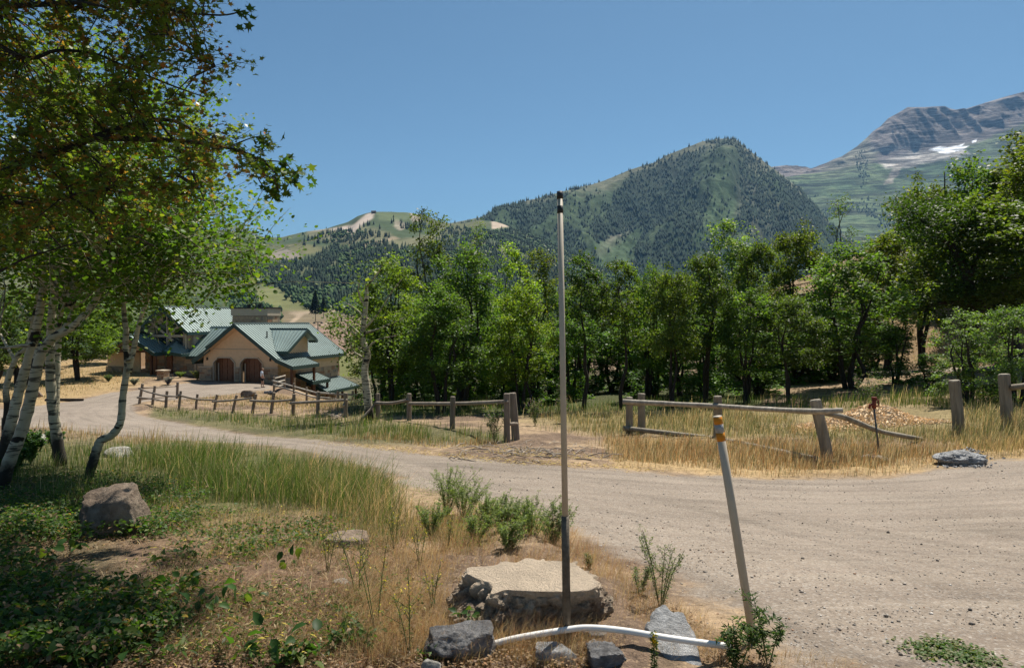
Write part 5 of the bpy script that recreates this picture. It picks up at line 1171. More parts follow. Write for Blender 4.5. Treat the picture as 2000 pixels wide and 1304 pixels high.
def place_tree(kind, u, vb_, vt, wpx, y, label, name='broadleaf_tree', group=None, rz=None, cat='tree', lean=0):
    """foot below pixel column u at distance y, crown top at row vt, crown about wpx wide"""
    x = float(ray(u, HZ)[0] * y); zb = float(G(x, y)); zt = float(EYE + ray(u, vt)[1] * y); h = max(1.2, zt - zb)
    cw = dict(oak=2.5, maple=2.4, tall=1.45, pale=1.7, lime=1.75, bush=2.8, slim=1.4, under=2.0, sparse=1.8)[kind] * 2
    wid = wpx / F * y * 1.1; sx = wid / cw; sz = h / 7.0; i = used.get(kind, 0); used[kind] = i + 1; tm, bm2, cm = PROTO[kind][i % len(PROTO[kind])]
    o = empty(name, (x, y, zb), rnd.uniform(0, 6.28) if rz is None else rz, label, cat, group); o.scale = (sx, sx, sz)
    if lean: o.rotation_euler = (0, lean, 0)
    for nm, me in (('trunk', tm), ('limbs', bm2), ('crown', cm)): link(nm, me, None, o)
    return o
TREES = [
 ('maple', 765, 790, 505, 170, 33, 'yellow-green maple just right of the pale bare aspen, leaning stems beneath'),
 ('tall', 838, 790, 404, 105, 40, 'tall dark narrow tree rising highest left of the snow stake'),
 ('sparse', 935, 790, 424, 90, 44, 'thin open-topped tree behind the tall bright maple'),
 ('maple', 905, 790, 470, 175, 30, 'large bright green maple with shining foliage in the middle of the thicket'),
 ('maple', 860, 800, 560, 160, 27.5, 'low spreading maple at the front of the thicket behind the lone fence post'),
 ('lime', 1000, 790, 470, 115, 35, 'yellow-lime tree catching the sun left of the snow stake'),
 ('tall', 1052, 790, 482, 90, 38, 'dark tree topping out just left of the snow stake'),
 ('maple', 1020, 800, 560, 140, 28, 'shadowy maple behind the gate posts'),
 ('slim', 1140, 795, 496, 95, 29, 'slim dark oak standing just right of the snow stake'),
 ('slim', 1208, 795, 503, 85, 28, 'slim dark round-topped oak left of the broken fence'),
 ('maple', 1268, 790, 512, 90, 33, 'light green tree between the slim oaks and the twisted oak'),
 ('oak', 1312, 790, 520, 120, 27, 'small oak with a crooked trunk behind the broken fence rail'),
 ('oak', 1375, 790, 488, 135, 29, 'oak with a trunk leaning to the right behind the marker stake'),
 ('pale', 1420, 790, 420, 130, 41, 'pale green cottonwood rising above the thicket below the mountain'),
 ('oak', 1480, 785, 470, 120, 37, 'rounded oak right of the pale cottonwood'),
 ('oak', 1555, 785, 438, 140, 40, 'brownish dome-shaped oak crown below the saddle of the mountains'),
 ('maple', 1460, 790, 560, 140, 28, 'bushy tree with grey trunk in the thicket behind the marker stake'),
 ('oak', 1545, 790, 575, 130, 27, 'small forked oak leaning left behind the leaning fence post'),
 ('sparse', 1640, 770, 374, 110, 47, 'open airy tree standing clear against the green benches'),
 ('maple', 1660, 775, 478, 230, 30, 'wide dense tree with several straight dark trunks left of the brown slope'),
 ('oak', 1735, 760, 455, 150, 38, 'dark oak behind the wide tree at the foot of the brown slope'),
 ('oak', 1800, 740, 350, 170, 44, 'oak high on the hillside under the snow patch'),
 ('oak', 1905, 730, 380, 290, 31, 'broad dark hillside oak with a heavy leaning limb above the dirt track'),
 ('maple', 1905, 740, 300, 220, 42, 'tall hillside tree behind the broad dark oak'),
 ('tall', 1985, 740, 255, 170, 39, 'tallest dark tree at the right edge of the photo'),
 ('oak', 2060, 740, 270, 260, 34, 'oak partly out of view beyond the right edge'),
 ('under', 1752, 745, 622, 105, 30, 'small bare-stemmed sapling tree in front of the brown slope'),
 ('bush', 1900, 760, 610, 170, 22, 'bright bushy tree behind the lone thick grey post'),
 ('bush', 1990, 770, 590, 150, 20.5, 'bushy tree behind the edge fence post'),
 ('under', 1820, 770, 690, 90, 26, 'low dark shrub beside the dirt track'),
 ('maple', 40, 740, 560, 190, 62, 'dense dark tree beyond the left aspens'),
 ('maple', 150, 730, 585, 150, 66, 'bright tree left of the lodge, behind the aspen stems'),
 ('maple', 225, 720, 600, 110, 84, 'tree just behind the left wing of the lodge'),
 ('tall', 95, 740, 470, 130, 78, 'tall tree beyond the left aspens'),
 ('oak', -20, 760, 600, 150, 50, 'dark oak at the left edge across the road'),
 ('pale', 190, 700, 545, 120, 95, 'pale tree rising behind the lodge at left'),
 ('maple', 330, 700, 570, 110, 105, 'tree crown showing above the great-room roof'),
]
for t in TREES: place_tree(*t)
# leaning trunk limb of the broad hillside oak
hb = W(1990, 640, 30.5); hl = empty('hillside_oak', (hb.x, hb.y, float(G(hb.x, hb.y))), 0, 'massive dark oak limb leaning left across the brown slope at right', 'tree')
o_ = hl.location; lm_ = MB()
def hp_(u, v, y=30.5): return W(u, v, y) - o_
lm_.tube(curve_pts([Vector((.2, 0, -.3)), hp_(1958, 628), hp_(1915, 602), hp_(1893, 560), hp_(1872, 500), hp_(1835, 455), hp_(1800, 430)], 5), lerp_list([.30, .26, .22, .15, .06], 31), 9, True, .06, 4)
lm_.build('trunk', BARKD, hl, True); lb = MB()
lb.tube(curve_pts([hp_(1900, 594), hp_(1860, 590), hp_(1815, 598), hp_(1805, 630), hp_(1800, 650)], 4), lerp_list([.12, .08, .03], 17), 7); lb.tube(curve_pts([hp_(1890, 550), hp_(1920, 480), hp_(1960, 430)], 4), lerp_list([.12, .04], 9), 7)
lb.build('limbs', BARKD, hl, True); g = np.random.default_rng(5); P = []
for _ in range(60):
    u = g.uniform(1760, 2010); v = g.uniform(395, 590 if u > 1850 else 520); c = np.array(hp_(u, v, 30.5 + g.uniform(-1.5, 1.8))); P.append(c[None] + g.normal(0, .42, (230, 3)) * np.array([1, 1, .6]))
for _ in range(5):
    c = np.array(hp_(g.uniform(1790, 1830), g.uniform(580, 610))); P.append(c[None] + g.normal(0, .3, (150, 3)))
P = np.concatenate(P); link('crown', leafmesh('crown', [leaves(P, .13, 'quad', np.array([.040, .075, .016])[None] * g.uniform(.65, 1.3, len(P))[:, None], g, .28)]), LEAFT, hl)
# understory and fillers that make the thicket dense
r = random.Random(41)
for i in range(40):
    u = 745 + i * 26 + r.uniform(-18, 18); y = r.uniform(31, 42)
    if u > 1720: continue
    place_tree('under', u, 0, r.uniform(600, 680), r.uniform(95, 140), y, 'leafy green understory bush deep between the trunks of the thicket', 'understory_bush', 'understory bushes between the trunks of the thicket', cat='bush')
for i in range(16):
    u = 770 + i * 60 + r.uniform(-20, 20); y = r.uniform(42, 52)
    place_tree(r.choice(['maple', 'oak']), u, 0, r.uniform(545, 600), r.uniform(120, 170), y, 'back-row tree filling the thicket behind the front trunks', 'broadleaf_tree', 'back-row trees of the thicket')
for i in range(7):
    place_tree('oak', 1700 + i * 62 + r.uniform(-15, 15), 0, [500, 470, 420, 400, 395, 380, 420][i] + r.uniform(-15, 15), r.uniform(130, 180), r.uniform(48, 62), ['leftmost scrub oak of the row on the upper brown hillside', 'second scrub oak from the left on the upper hillside', 'third scrub oak from the left on the upper hillside', 'middle scrub oak behind the broad dark oak on the hillside', 'scrub oak between the middle one and the tallest tree at right', 'scrub oak behind the tallest tree at the right edge', 'scrub oak beyond the right edge high on the hillside'][i], 'broadleaf_tree', 'scrub oaks on the upper hillside')
# the pale sparse aspen by the fence
yb_ = 25.0; near = [(722, 840), (716, 760), (712, 720), (718, 690), (708, 660), (714, 600), (716, 568), (713, 552)]
q = pl(near, yb_); q[0] = Vector((q[0].x, q[0].y, float(G(q[0].x, q[0].y))))
pa = empty('aspen_tree', q[0], 0, 'pale half-bare aspen with white branches standing between fence posts', 'tree'); o_ = q[0]
MB().tube(curve_pts([p - o_ for p in q], 4), lerp_list([.16, .13, .12, .08, .03], 29), 9, True, .06, 3).build('trunk', BARKP if False else BARKA, pa, True)
lb = MB(); tips = []
for pts in ([(710, 660), (690, 640), (668, 625), (650, 632)], [(714, 640), (740, 610), (765, 570), (785, 545)], [(709, 668), (690, 650), (672, 640)], [(713, 600), (700, 570), (704, 540)], [(710, 690), (735, 665), (775, 655)], [(712, 700), (690, 685), (680, 660)], [(714, 620), (690, 600), (672, 590)], [(716, 560), (740, 530), (750, 510)], [(714, 650), (745, 640), (790, 620)]):
    c = curve_pts([p - o_ for p in pl(pts, yb_, yb_ + rnd.uniform(-.8, .8))], 4); lb.tube(c, lerp_list([.05, .012], len(c)), 6); tips += c[3:]
lb.build('limbs', BARKA, pa, True); g = np.random.default_rng(8); P = []
for _ in range(70): c = np.array(rnd.choice(tips)); P.append(c[None] + g.normal(0, .22, (1, 3)) + g.normal(0, .2, (26, 3)))
P = np.concatenate(P); link('crown', leafmesh('crown', [leaves(P, .09, 'aspen', np.array([.10, .15, .035])[None] * g.uniform(.7, 1.3, len(P))[:, None], g, .2)]), LEAF, pa)
sp1 = on_hill(615, 618)
for (u, v, y, h, lab) in ((616, 617, 520, 19, 'lone dark spruce on the edge of the grassy ski run'), (632, 612, 560, 13, 'shorter spruce just right of the lone dark spruce')):
    c = W(u, v, y); t_ = empty('spruce_tree', c, 0, lab, 'tree'); g = np.random.default_rng(int(u)); P = []
    for k in range(1800):
        z = g.uniform(.05, 1) ** .8; rr_ = (1 - z) * .27 * h * g.uniform(.6, 1.05); a = g.uniform(0, 6.28); P.append((math.cos(a) * rr_, math.sin(a) * rr_, z * h))
    P = np.array(P); MB().tube([(0, 0, -4), (0, 0, h * .9)], [.3, .05], 6).build('trunk', BARKD, t_); dd = P.copy(); dd[:, 2] = -.5
    link('crown', leafmesh('crown', [leaves(P, 1.5, 'quad', np.array([.02, .036, .02])[None] * g.uniform(.6, 1.4, len(P))[:, None], g, .1, dd)]), LEAFT, t_)
# conifers told apart on the shoulder of the ski hill
cvp = [cones(np.zeros((1, 3)), np.array([1.]), np.array([.2]), np.array([[.02, .036, .02]]), 3, 7, s) for s in range(4)]
cvm = [npmesh('conifer', a, b, c) for a, b, c in cvp]
for m_ in cvm: m_.materials.append(TREEMAT)
for i, (u, v, hp2) in enumerate([(594, 480, 17), (602, 470, 12), (620, 476, 18), (626, 462, 10), (640, 456, 9), (612, 482, 12), (664, 452, 8), (680, 470, 13), (690, 478, 12), (702, 450, 12), (712, 444, 11), (718, 441, 12), (724, 440, 9), (728, 438, 8), (740, 448, 11), (745, 446, 10), (733, 464, 13), (737, 462, 12), (726, 462, 9), (766, 436, 10), (770, 434, 9), (768, 425, 6), (734, 480, 9), (655, 464, 14), (672, 460, 12), (685, 457, 10), (698, 466, 12), (708, 470, 10)]):
    p = on_hill(u, v); h = hp2 / F * p.y * 1.15; o = link('conifer', cvm[i % 4]); o.location = p; o.scale = (h, h, h); o.rotation_euler = (0, 0, rnd.uniform(0, 6))
    tag(o, 'dark conifer standing apart on the open upper slope of the ski hill', 'conifer', 'conifers standing apart on the upper ski hill')
# ------------------------------------------------------------------ grasses and ground cover
GRASS = leafmat('grass_blade', .35, (1.25, 1.2, .85), .6, 0, .2)
def scatter(poly, n, seed, jitter=1.0):
    """points on the ground inside a photograph outline, thinner with distance"""
    r = np.random.default_rng(seed); us = [p[0] for p in poly]; vs = [p[1] for p in poly]
    u = r.uniform(min(us), max(us), n * 3); v = r.uniform(min(vs), max(vs), n * 3); k = inpoly(u, v, poly); u, v = u[k][:n], v[k][:n]
    x, y, d = UN(u, v); x, y, u, v = x[d], y[d], u[d], v[d]
    x = x + r.normal(0, .012, len(x)) * y; y = y + r.normal(0, .012, len(x)) * y; return x, y, u, v
def roadclear(x, y, m=.05): return np.maximum(polydist(x, y, ROAD), polydist(x, y, PATH)) < -m
def blades(name, x, y, h, w, colr, m, label, seed, bend=.35, tipc=None, wind=(.2, -.1)):
    """three-segment curved blades"""
    r = np.random.default_rng(seed); n = len(x); z = G(x, y) - .01; a = r.uniform(0, 6.28, n); b = r.uniform(.1, 1, n) * bend
    dx = np.cos(a) * b + wind[0] * bend; dy = np.sin(a) * b + wind[1] * bend; wx = -np.sin(a + r.normal(0, .6, n)) ; wy = np.cos(a)
    wl = np.hypot(wx, wy); wx /= wl; wy /= wl; V = []; C = []; tipc = colr if tipc is None else tipc
    for t, wd in ((0, 1), (.45, .8), (.8, .45), (1, 0)):
        cx_ = x + dx * h * t * t; cy_ = y + dy * h * t * t; cz_ = z + h * (t - .25 * b * t * t); c = colr * (1 - t) + tipc * t
        if wd: V += [np.c_[cx_ - wx * w * wd, cy_ - wy * w * wd, cz_], np.c_[cx_ + wx * w * wd, cy_ + wy * w * wd, cz_]]; C += [c, c]
        else: V += [np.c_[cx_, cy_, cz_]]; C += [c]
    V = np.stack(V, 1).reshape(-1, 3); C = np.stack(C, 1).reshape(-1, 3); o = np.arange(n)[:, None] * 7
    q = np.concatenate([o + np.array([[0, 1, 3, 2]]), o + np.array([[2, 3, 5, 4]])]); t3 = o + np.array([[4, 5, 6]])
    return tag(link(name, npmesh(name, V, [q, t3], C), m), label, None, None, 'stuff')
def colmix(n, r, *cs):
    w = np.array([c[0] for c in cs]); w = w / w.sum(); k = r.choice(len(cs), n, p=w); return np.array([c[1] for c in cs])[k] * r.uniform(.7, 1.3, n)[:, None]
rg = np.random.default_rng(2)
GREEN, OLIVE, STRAW, TAN, RUSTC = (.085, .15, .026), (.165, .175, .075), (.52, .42, .25), (.42, .30, .17), (.38, .21, .11)
def px2m(y, p): return p / F * y
def grass(name, poly, n, hpx, wmul, cols, label, seed, bend=.35, tip=None, clump=0, hm=None, clear=.02, wmin=.0009):
    x, y, u, v = scatter(poly, n, seed); k = roadclear(x, y, clear)
    k &= ~inpoly(u, v, [(870, 1150), (1200, 1150), (1210, 1225), (1100, 1250), (880, 1250)])
    if clump: k &= fbm(x * 1.6, y * 1.6, 3, seed) > clump - 1
    ed = np.clip(polydist(u, v, poly) / 26 + .55 * fbm(x * 1.4, y * 1.4, 3, seed + 9), 0, 1); k &= np.random.default_rng(seed).uniform(size=len(x)) < .12 + ed
    x, y, u, v, ed = x[k], y[k], u[k], v[k], ed[k]; r = np.random.default_rng(seed + 5); n = len(x)
    h = (hm if hm is not None else px2m(np.median(y), hpx)) * (.35 + .8 * r.uniform(0, 1, n) ** 1.6 * 1.25) * (1 + .6 * fbm(x * 1.2, y * 1.2, 3, seed + 1)) * (.5 + .6 * ed); c = colmix(n, r, *cols)
    w = np.maximum(wmin, y * .00027) * wmul * r.uniform(.6, 1.5, n)
    return blades(name, x, y, h, w, c, GRASS, label, seed, bend, c * np.array(tip if tip else (1.2, 1.15, 1.1)))
grass('tall_grass', [(250, 880), (420, 868), (640, 905), (760, 950), (770, 990), (700, 1020), (560, 1000), (420, 985), (300, 960)], 17000, 0, 1., [(8, GREEN), (2, OLIVE), (.8, STRAW), (.5, TAN)], 'tall green grass with straw seed heads along the near road edge', 1, .8, (1.25, 1.15, 1.1), .7, .40, .0)
grass('tall_grass', [(560, 905), (660, 900), (760, 945), (790, 985), (790, 1060), (620, 1040), (540, 960)], 6500, 0, 1., [(4, GREEN), (3, OLIVE), (2.6, STRAW), (2, TAN)], 'tall mixed grass tuft leaning over the gravel near the road bend', 2, .8, (1.4, 1.2, 1.2), .8, .36, .0)
grass('shade_grass', [(-20, 850), (300, 866), (420, 880), (480, 985), (330, 1010), (-20, 1020)], 12000, 0, 1., [(5, GREEN), (3, OLIVE), (1, STRAW)], 'green grass growing around the aspen trunks', 3, .5, None, .7, .28)
grass('fence_grass', [(275, 792), (560, 808), (720, 818), (900, 838), (1000, 862), (960, 872), (700, 866), (560, 852), (450, 838), (300, 818)], 15000, 0, 1., [(6, GREEN), (3, OLIVE), (1.4, STRAW)], 'tall green grass along the foot of the long rail fence', 4, .4, (1.4, 1.3, 1.2), .9, .42, .3)
grass('orange_grass', [(680, 848), (960, 862), (1000, 868), (960, 876), (700, 870), (580, 856)], 4500, 0, 1., [(2, OLIVE), (3, TAN), (3, RUSTC), (2, STRAW)], 'dry orange grass fringe between the fence grass and the road', 5, .5, None, 0, .28, .05)
grass('meadow_grass', [(1180, 852), (1500, 862), (1860, 868), (1840, 912), (1700, 932), (1500, 932), (1190, 912)], 34000, 0, 1., [(2, (.17, .175, .095)), (1.2, (.08, .10, .045)), (3, (.48, .42, .30)), (3.4, TAN), (1.8, RUSTC)], 'tall dry golden grass in front of the broken fence', 6, .4, (1.25, 1.15, 1.1), 0, .28, .1)
grass('meadow_grass', [(1040, 800), (1300, 798), (1540, 800), (1560, 836), (1870, 840), (1880, 796), (2060, 790), (2060, 870), (1860, 875), (1180, 856), (1060, 840)], 36000, 0, 1., [(4, (.16, .175, .09)), (2.2, (.10, .13, .045)), (2.5, (.50, .44, .30)), (2, TAN)], 'mixed green and straw meadow behind the broken fence', 7, .4, (1.4, 1.3, 1.2), .7, .36, .1)
grass('back_grass', [(700, 788), (1100, 792), (1500, 780), (2060, 760), (2060, 800), (1400, 802), (1000, 815), (720, 815)], 20000, 0, 1.1, [(6, GREEN), (3, OLIVE), (1.6, STRAW)], 'rank green grass at the foot of the thicket', 8, .4, None, 0, .6, .1)
grass('slope_grass', [(1440, 560), (2060, 440), (2060, 716), (1440, 716)], 9000, 0, 1.3, [(2, OLIVE), (3, TAN), (3, STRAW), (1, RUSTC)], 'short dry grass tufts on the brown hillside', 9, .6, None, .2, .26, .1)
grass('edge_grass', [(1840, 860), (2060, 850), (2060, 892), (1930, 900), (1880, 880)], 7000, 0, 1., [(3, OLIVE), (4, STRAW), (3, TAN)], 'dry grass at the right edge behind the rubble mound', 10, .4, None, 0, .34, .1)
grass('dry_grass', [(760, 1000), (800, 960), (1000, 1000), (1130, 1060), (1260, 1140), (1420, 1250), (1540, 1310), (700, 1320), (660, 1150)], 34000, 0, .6, [(2.2, STRAW), (4, TAN), (2, RUSTC), (.8, OLIVE)], 'thin dry reddish grass covering the near bank', 11, .9, (1.15, 1.05, 1.0), .75, .13, .02, .0008)
grass('dry_grass', [(780, 1000), (1100, 1010), (1250, 1130), (1260, 1230), (1160, 1180), (880, 1110), (760, 1120)], 9000, 0, .6, [(2.2, STRAW), (4, TAN), (3, RUSTC)], 'feathery dry brome behind the limestone boulder', 12, .7, (1.15, 1.05, 1.0), .6, .18, .02, .0008)
grass('dry_grass', [(1000, 1040), (1160, 1060), (1500, 1230), (1700, 1310), (1180, 1310)], 7000, 0, .8, [(3, STRAW), (4, TAN), (2, RUSTC)], 'short dry grass thinning out onto the gravel edge', 13, .8, None, .9, .08, -.45, .0008)
grass('dry_grass', [(260, 985), (640, 975), (780, 1040), (760, 1110), (560, 1110), (380, 1090), (240, 1050)], 9000, 0, .7, [(2, OLIVE), (1.5, GREEN), (3, TAN), (2, STRAW), (1, RUSTC)], 'short mixed dry and green grass between the brown boulder and the tall grass', 18, .9, None, .7, .14, .02, .0008)
grass('litter_straw', [(-20, 1050), (560, 1000), (720, 1030), (800, 1310), (-20, 1310)], 15000, 0, 1., [(1, STRAW), (4, (.26, .175, .105)), (3, (.22, .125, .07)), (1, OLIVE)], 'flattened straw and dead stems on the shaded bank', 14, 2.6, None, .7, .10, .02, .001)
grass('lawn_grass', [(-20, 700), (230, 706), (330, 738), (240, 762), (60, 790), (-20, 790)], 9000, 0, 1., [(3, STRAW), (3, TAN), (2, OLIVE), (1, GREEN)], 'dry lawn of the slope left of the lodge', 15, .5, None, 0, .22, .3)
grass('island_grass', [(300, 788), (360, 776), (520, 766), (700, 780), (720, 812), (560, 806), (380, 792)], 9000, 0, 1., [(3, STRAW), (3, TAN), (3, OLIVE), (1, GREEN)], 'dry weedy grass between the fence and the driveway', 16, .5, None, 0, .35, .2)
grass('aspen_fringe', [(60, 822), (260, 846), (420, 866), (300, 880), (60, 850)], 4000, 0, 1., [(2, STRAW), (2, TAN), (1, RUSTC), (2, OLIVE)], 'straw coloured grass fringe at the road behind the aspens', 17, .4, None, 0, .45, .05)
grass('dead_stems', [(300, 1060), (600, 1010), (780, 1040), (800, 1310), (300, 1310)], 16000, 0, 1.1, [(1, STRAW), (3, (.30, .20, .12)), (3, (.20, .115, .065)), (1, OLIVE), (.6, GREEN)], 'tangled brown dead stems over the bank between the boulders', 29, 1.6, None, .8, .12, .02, .0009)
grass('verge_weeds', [(600, 1000), (780, 950), (900, 975), (1090, 1030), (1090, 1075), (880, 1090), (700, 1090), (600, 1060)], 9000, 0, .8, [(3, (.12, .17, .06)), (3, (.17, .19, .09)), (2, TAN), (1.5, STRAW)], 'fine green weeds and grass between the road and the boulder', 19, .6, None, .7, .20, .0, .0008)
grass('dry_grass', [(680, 1060), (880, 1080), (900, 1230), (1200, 1240), (1500, 1310), (640, 1310)], 20000, 0, .6, [(3, STRAW), (4, TAN), (2.5, RUSTC)], 'feathery dry grass round the stones at the bottom of the photo', 20, .8, None, .8, .15, .02, .0007)
# leaf litter and creeping leaves
def leafcover(name, poly, n, size, shape, cols, label, seed, zr=(.01, .1), flat=.6, thr=None, m=None, clear=.05):
    x, y, u, v = scatter(poly, n, seed); k = roadclear(x, y, clear)
    if thr is not None: k &= fbm(x * 1.3, y * 1.3, 4, seed) > thr
    x, y = x[k], y[k]; r = np.random.default_rng(seed); n = len(x); P = np.c_[x, y, G(x, y) + r.uniform(*zr, n)]
    return tag(link(name, leafmesh(name, [leaves(P, size, shape, colmix(n, r, *cols), r, flat)]), m or LEAF), label, None, None, 'stuff')
LG, LG2, LY = (.038, .08, .016), (.065, .12, .024), (.11, .15, .03)
DEAD = (.24, .16, .095)
leafcover('ground_cover', [(-20, 940), (180, 930), (420, 960), (440, 1010), (300, 1060), (-20, 1060)], 15000, .034, 'ovate', [(4, LG), (4, LG2), (1, LY), (1.2, DEAD)], 'low leafy ground cover around the brown boulder', 21, (.01, .16), .5, -.15)
leafcover('ground_cover', [(-20, 1040), (300, 1040), (420, 1130), (330, 1200), (420, 1304), (-20, 1310)], 13000, .032, 'ovate', [(5, LG), (3, LG2), (.5, LY), (2, DEAD)], 'dark shaded leafy ground cover at the lower left', 22, (.01, .13), .25, .0)
leafcover('creeping_leaves', [(300, 1000), (640, 1010), (700, 1080), (500, 1150), (420, 1304), (760, 1304), (600, 1150), (380, 1060)], 9000, .030, 'ovate', [(3, LG), (4, LG2), (1.5, LY), (1.5, DEAD)], 'patchy green leaves creeping over the brown litter', 23, (.01, .1), .3, -.05)
leafcover('creeping_leaves', [(260, 1010), (760, 1000), (860, 1304), (240, 1304)], 8000, .034, 'long', [(3, LG2), (2, LG), (2, DEAD), (1, STRAW)], 'narrow green and withered leaves scattered over the bank', 33, (.01, .09), .2, -.1)
leafcover('leaf_litter', [(-20, 1040), (560, 1000), (800, 980), (1100, 1060), (1500, 1310), (-20, 1310)], 34000, .019, 'quad', [(3, (.32, .22, .13)), (4, (.16, .10, .06)), (1.5, (.36, .27, .18)), (1, RUSTC), (1, (.07, .05, .035))], 'dead brown leaf litter on the near bank', 24, (.0, .035), 1.2, None)
leafcover('bark_litter', [(600, 864), (1000, 872), (1180, 890), (1300, 920), (1000, 906), (700, 874)], 5000, .05, 'long', [(3, TAN), (3, (.14, .09, .06)), (2, (.40, .32, .23))], 'brown bark litter along the far edge of the road', 25, (.0, .04), 2., None, None, -.7)
leafcover('green_mat', [(1430, 1240), (1480, 1246), (1500, 1275), (1440, 1270)], 120, .02, 'ovate', [(1, LG2)], 'tiny green mat plant on the gravel', 26, (0, .02), 1.2, None, None, -9)
leafcover('green_mat', [(1770, 1258), (1850, 1250), (1900, 1268), (1960, 1300), (1880, 1300), (1800, 1282)], 900, .022, 'ovate', [(2, LG2), (1, OLIVE)], 'low green mat weed on the gravel at the bottom right', 27, (0, .02), 1.2, -.9, None, -9)
leafcover('weed_leaves', [(640, 985), (800, 955), (900, 980), (1095, 1035), (1090, 1070), (880, 1085), (700, 1070)], 9000, .018, 'long', [(3, (.12, .18, .06)), (2, (.17, .22, .08)), (1, LY)], 'small pale green weed leaves along the verge', 28, (.02, .24), .2, -.1)
# gravel stones on the road
x, y, u, v = scatter([(700, 900), (1200, 925), (2040, 910), (2040, 1310), (1520, 1310), (1150, 1070), (850, 960)], 15000, 31); r = np.random.default_rng(31)
pat = fbm(x * .8, y * 2.2, 3, 32); k = (r.uniform(size=len(x)) < .35 + .9 * np.clip(pat + .1, 0, 1)); x, y = x[k], y[k]; n = len(x); s = np.minimum(r.lognormal(-5.5, .5, n), .02) * (.8 + y * .06)
z = G(x, y) + s * .15; dirs = np.array([(1, 0, 0), (0, 1, 0), (-1, 0, 0), (0, -1, 0), (0, 0, .7), (0, 0, -.4)]); V = np.c_[x, y, z][:, None] + dirs[None] * s[:, None, None] * r.uniform(.55, 1.3, (n, 6, 1)); V = V + r.normal(0, .15, V.shape) * s[:, None, None]
T_ = np.array([(0, 1, 4), (1, 2, 4), (2, 3, 4), (3, 0, 4), (1, 0, 5), (2, 1, 5), (3, 2, 5), (0, 3, 5)]); Fq = (np.arange(n)[:, None, None] * 6 + T_[None]).reshape(-1, 3)
s = s * .8; cc = np.repeat(colmix(n, r, (4, (.30, .26, .22)), (3, (.20, .175, .15)), (1.2, (.46, .43, .39)), (.5, (.13, .12, .11)), (.6, (.28, .17, .11))), 6, 0)
tag(link('gravel', npmesh('gravel', V.reshape(-1, 3), Fq, cc), TREEMAT), 'loose grey and tan gravel stones scattered over the road', None, None, 'stuff')

# ------------------------------------------------------------------ individual plants
STEM = simple('green_stem', (.10, .13, .04), .7, .2, 20); STEMD = simple('dry_stem', (.24, .17, .09), .8, .3, 20)
def weed(p, h, ns, lsize, lcol, label, seed, spread=.35, name='weed_plant', cat='weed', nleaf=46, shape='long', sm=STEM, group=None, flower=None, branchy=True, lean=(0, 0)):
    g = np.random.default_rng(seed); o = empty(name, p, 0, label, cat, group); st = MB(); P = []; D = []; FP = []
    for k in range(ns):
        a = g.uniform(0, 6.28); s = g.uniform(.2, 1) * spread; tip = Vector((math.cos(a) * s * h + lean[0] * h, math.sin(a) * s * h + lean[1] * h, h * g.uniform(.7, 1.05)))
        mid = tip * .5 + Vector((0, 0, .08 * h)); st.tube(curve_pts([(0, 0, -.02), mid, tip], 3), lerp_list([.0035, .0015], 7), 4, False)
        axes = [(Vector((0, 0, 0)), tip, nleaf)]
        if branchy:
            for q in range(4):
                f = g.uniform(.3, .85); b0 = tip * f; b1 = b0 + Vector((g.normal(0, .12), g.normal(0, .12), g.uniform(.1, .25))) * h; st.tube([b0, b1], [.0018, .0008], 3, False); axes.append((b0, b1, nleaf // 3))
        for a0, a1, m in axes:
            t = g.uniform(.12, 1.02, m); b = np.array(a0)[None] * (1 - t[:, None]) + np.array(a1)[None] * t[:, None]; an = g.uniform(0, 6.28, m); d = np.c_[np.cos(an), np.sin(an), g.uniform(0, .8, m)]
            P.append(b + d * lsize * .55); D.append(d)
            if flower: k2 = t > .7; FP.append(b[k2] + g.normal(0, .006, (k2.sum(), 3)))
    st.build('stems', sm, o); P = np.concatenate(P); D = np.concatenate(D); n = len(P)
    link('leaves', leafmesh('leaves', [leaves(P, lsize, shape, np.array(lcol)[None] * g.uniform(.7, 1.35, n)[:, None], g, .25, D)]), LEAF, o)
    if flower: FP = np.concatenate(FP); tag(link('flowers', leafmesh('flowers', [leaves(FP, flower[1], 'quad', np.array(flower[0])[None] * g.uniform(.7, 1.2, len(FP))[:, None], g, .3)]), LEAF, o), kind='stuff')
    return o
W1 = (.17, .22, .09)
wp = [(872, 1010, .50, 7, 'tallest bushy grey-green weed at the left of the roadside row'), (905, 1018, .42, 6, 'bushy weed next to the tallest one in the roadside row'), (948, 1030, .34, 5, 'third weed of the roadside row, loosely branched'),
      (975, 1048, .36, 6, 'middle weed of the roadside row above the boulder'), (1010, 1050, .34, 5, 'rounded weed just left of centre behind the boulder'), (1038, 1060, .40, 5, 'weed with pale tips left of the snow stake'),
      (1078, 1070, .36, 5, 'weed nearest the snow stake sleeve on its left'), (930, 1062, .26, 4, 'low weed in front of the roadside row'), (990, 1085, .26, 4, 'low weed directly behind the boulder'), (840, 1050, .30, 4, 'small weed at the left end of the roadside row')]
for i, (u, v, h, ns, lab) in enumerate(wp): weed(GP(u, v), h, ns * 2 + 6, .021, W1, lab, 300 + i, .62, nleaf=80, lean=(.12, 0))
weed(GP(1290, 1190), .46, 7, .022, (.14, .17, .09), 'airy pale green weed standing behind the pale slab', 320, .42, nleaf=44)
weed(GP(1250, 1170), .22, 5, .022, (.13, .16, .09), 'short airy weed left of the pale slab weed', 321, .5, nleaf=34)
weed(GP(1150, 1120), .17, 5, .02, (.16, .16, .09), 'small greyish weed right of the boulder', 322, .5, nleaf=30)
weed(GP(1500, 1300), .30, 4, .030, (.05, .09, .03), 'dark green drooping weed at the foot of the marker stake', 323, .35, nleaf=60, lean=(-.1, 0))
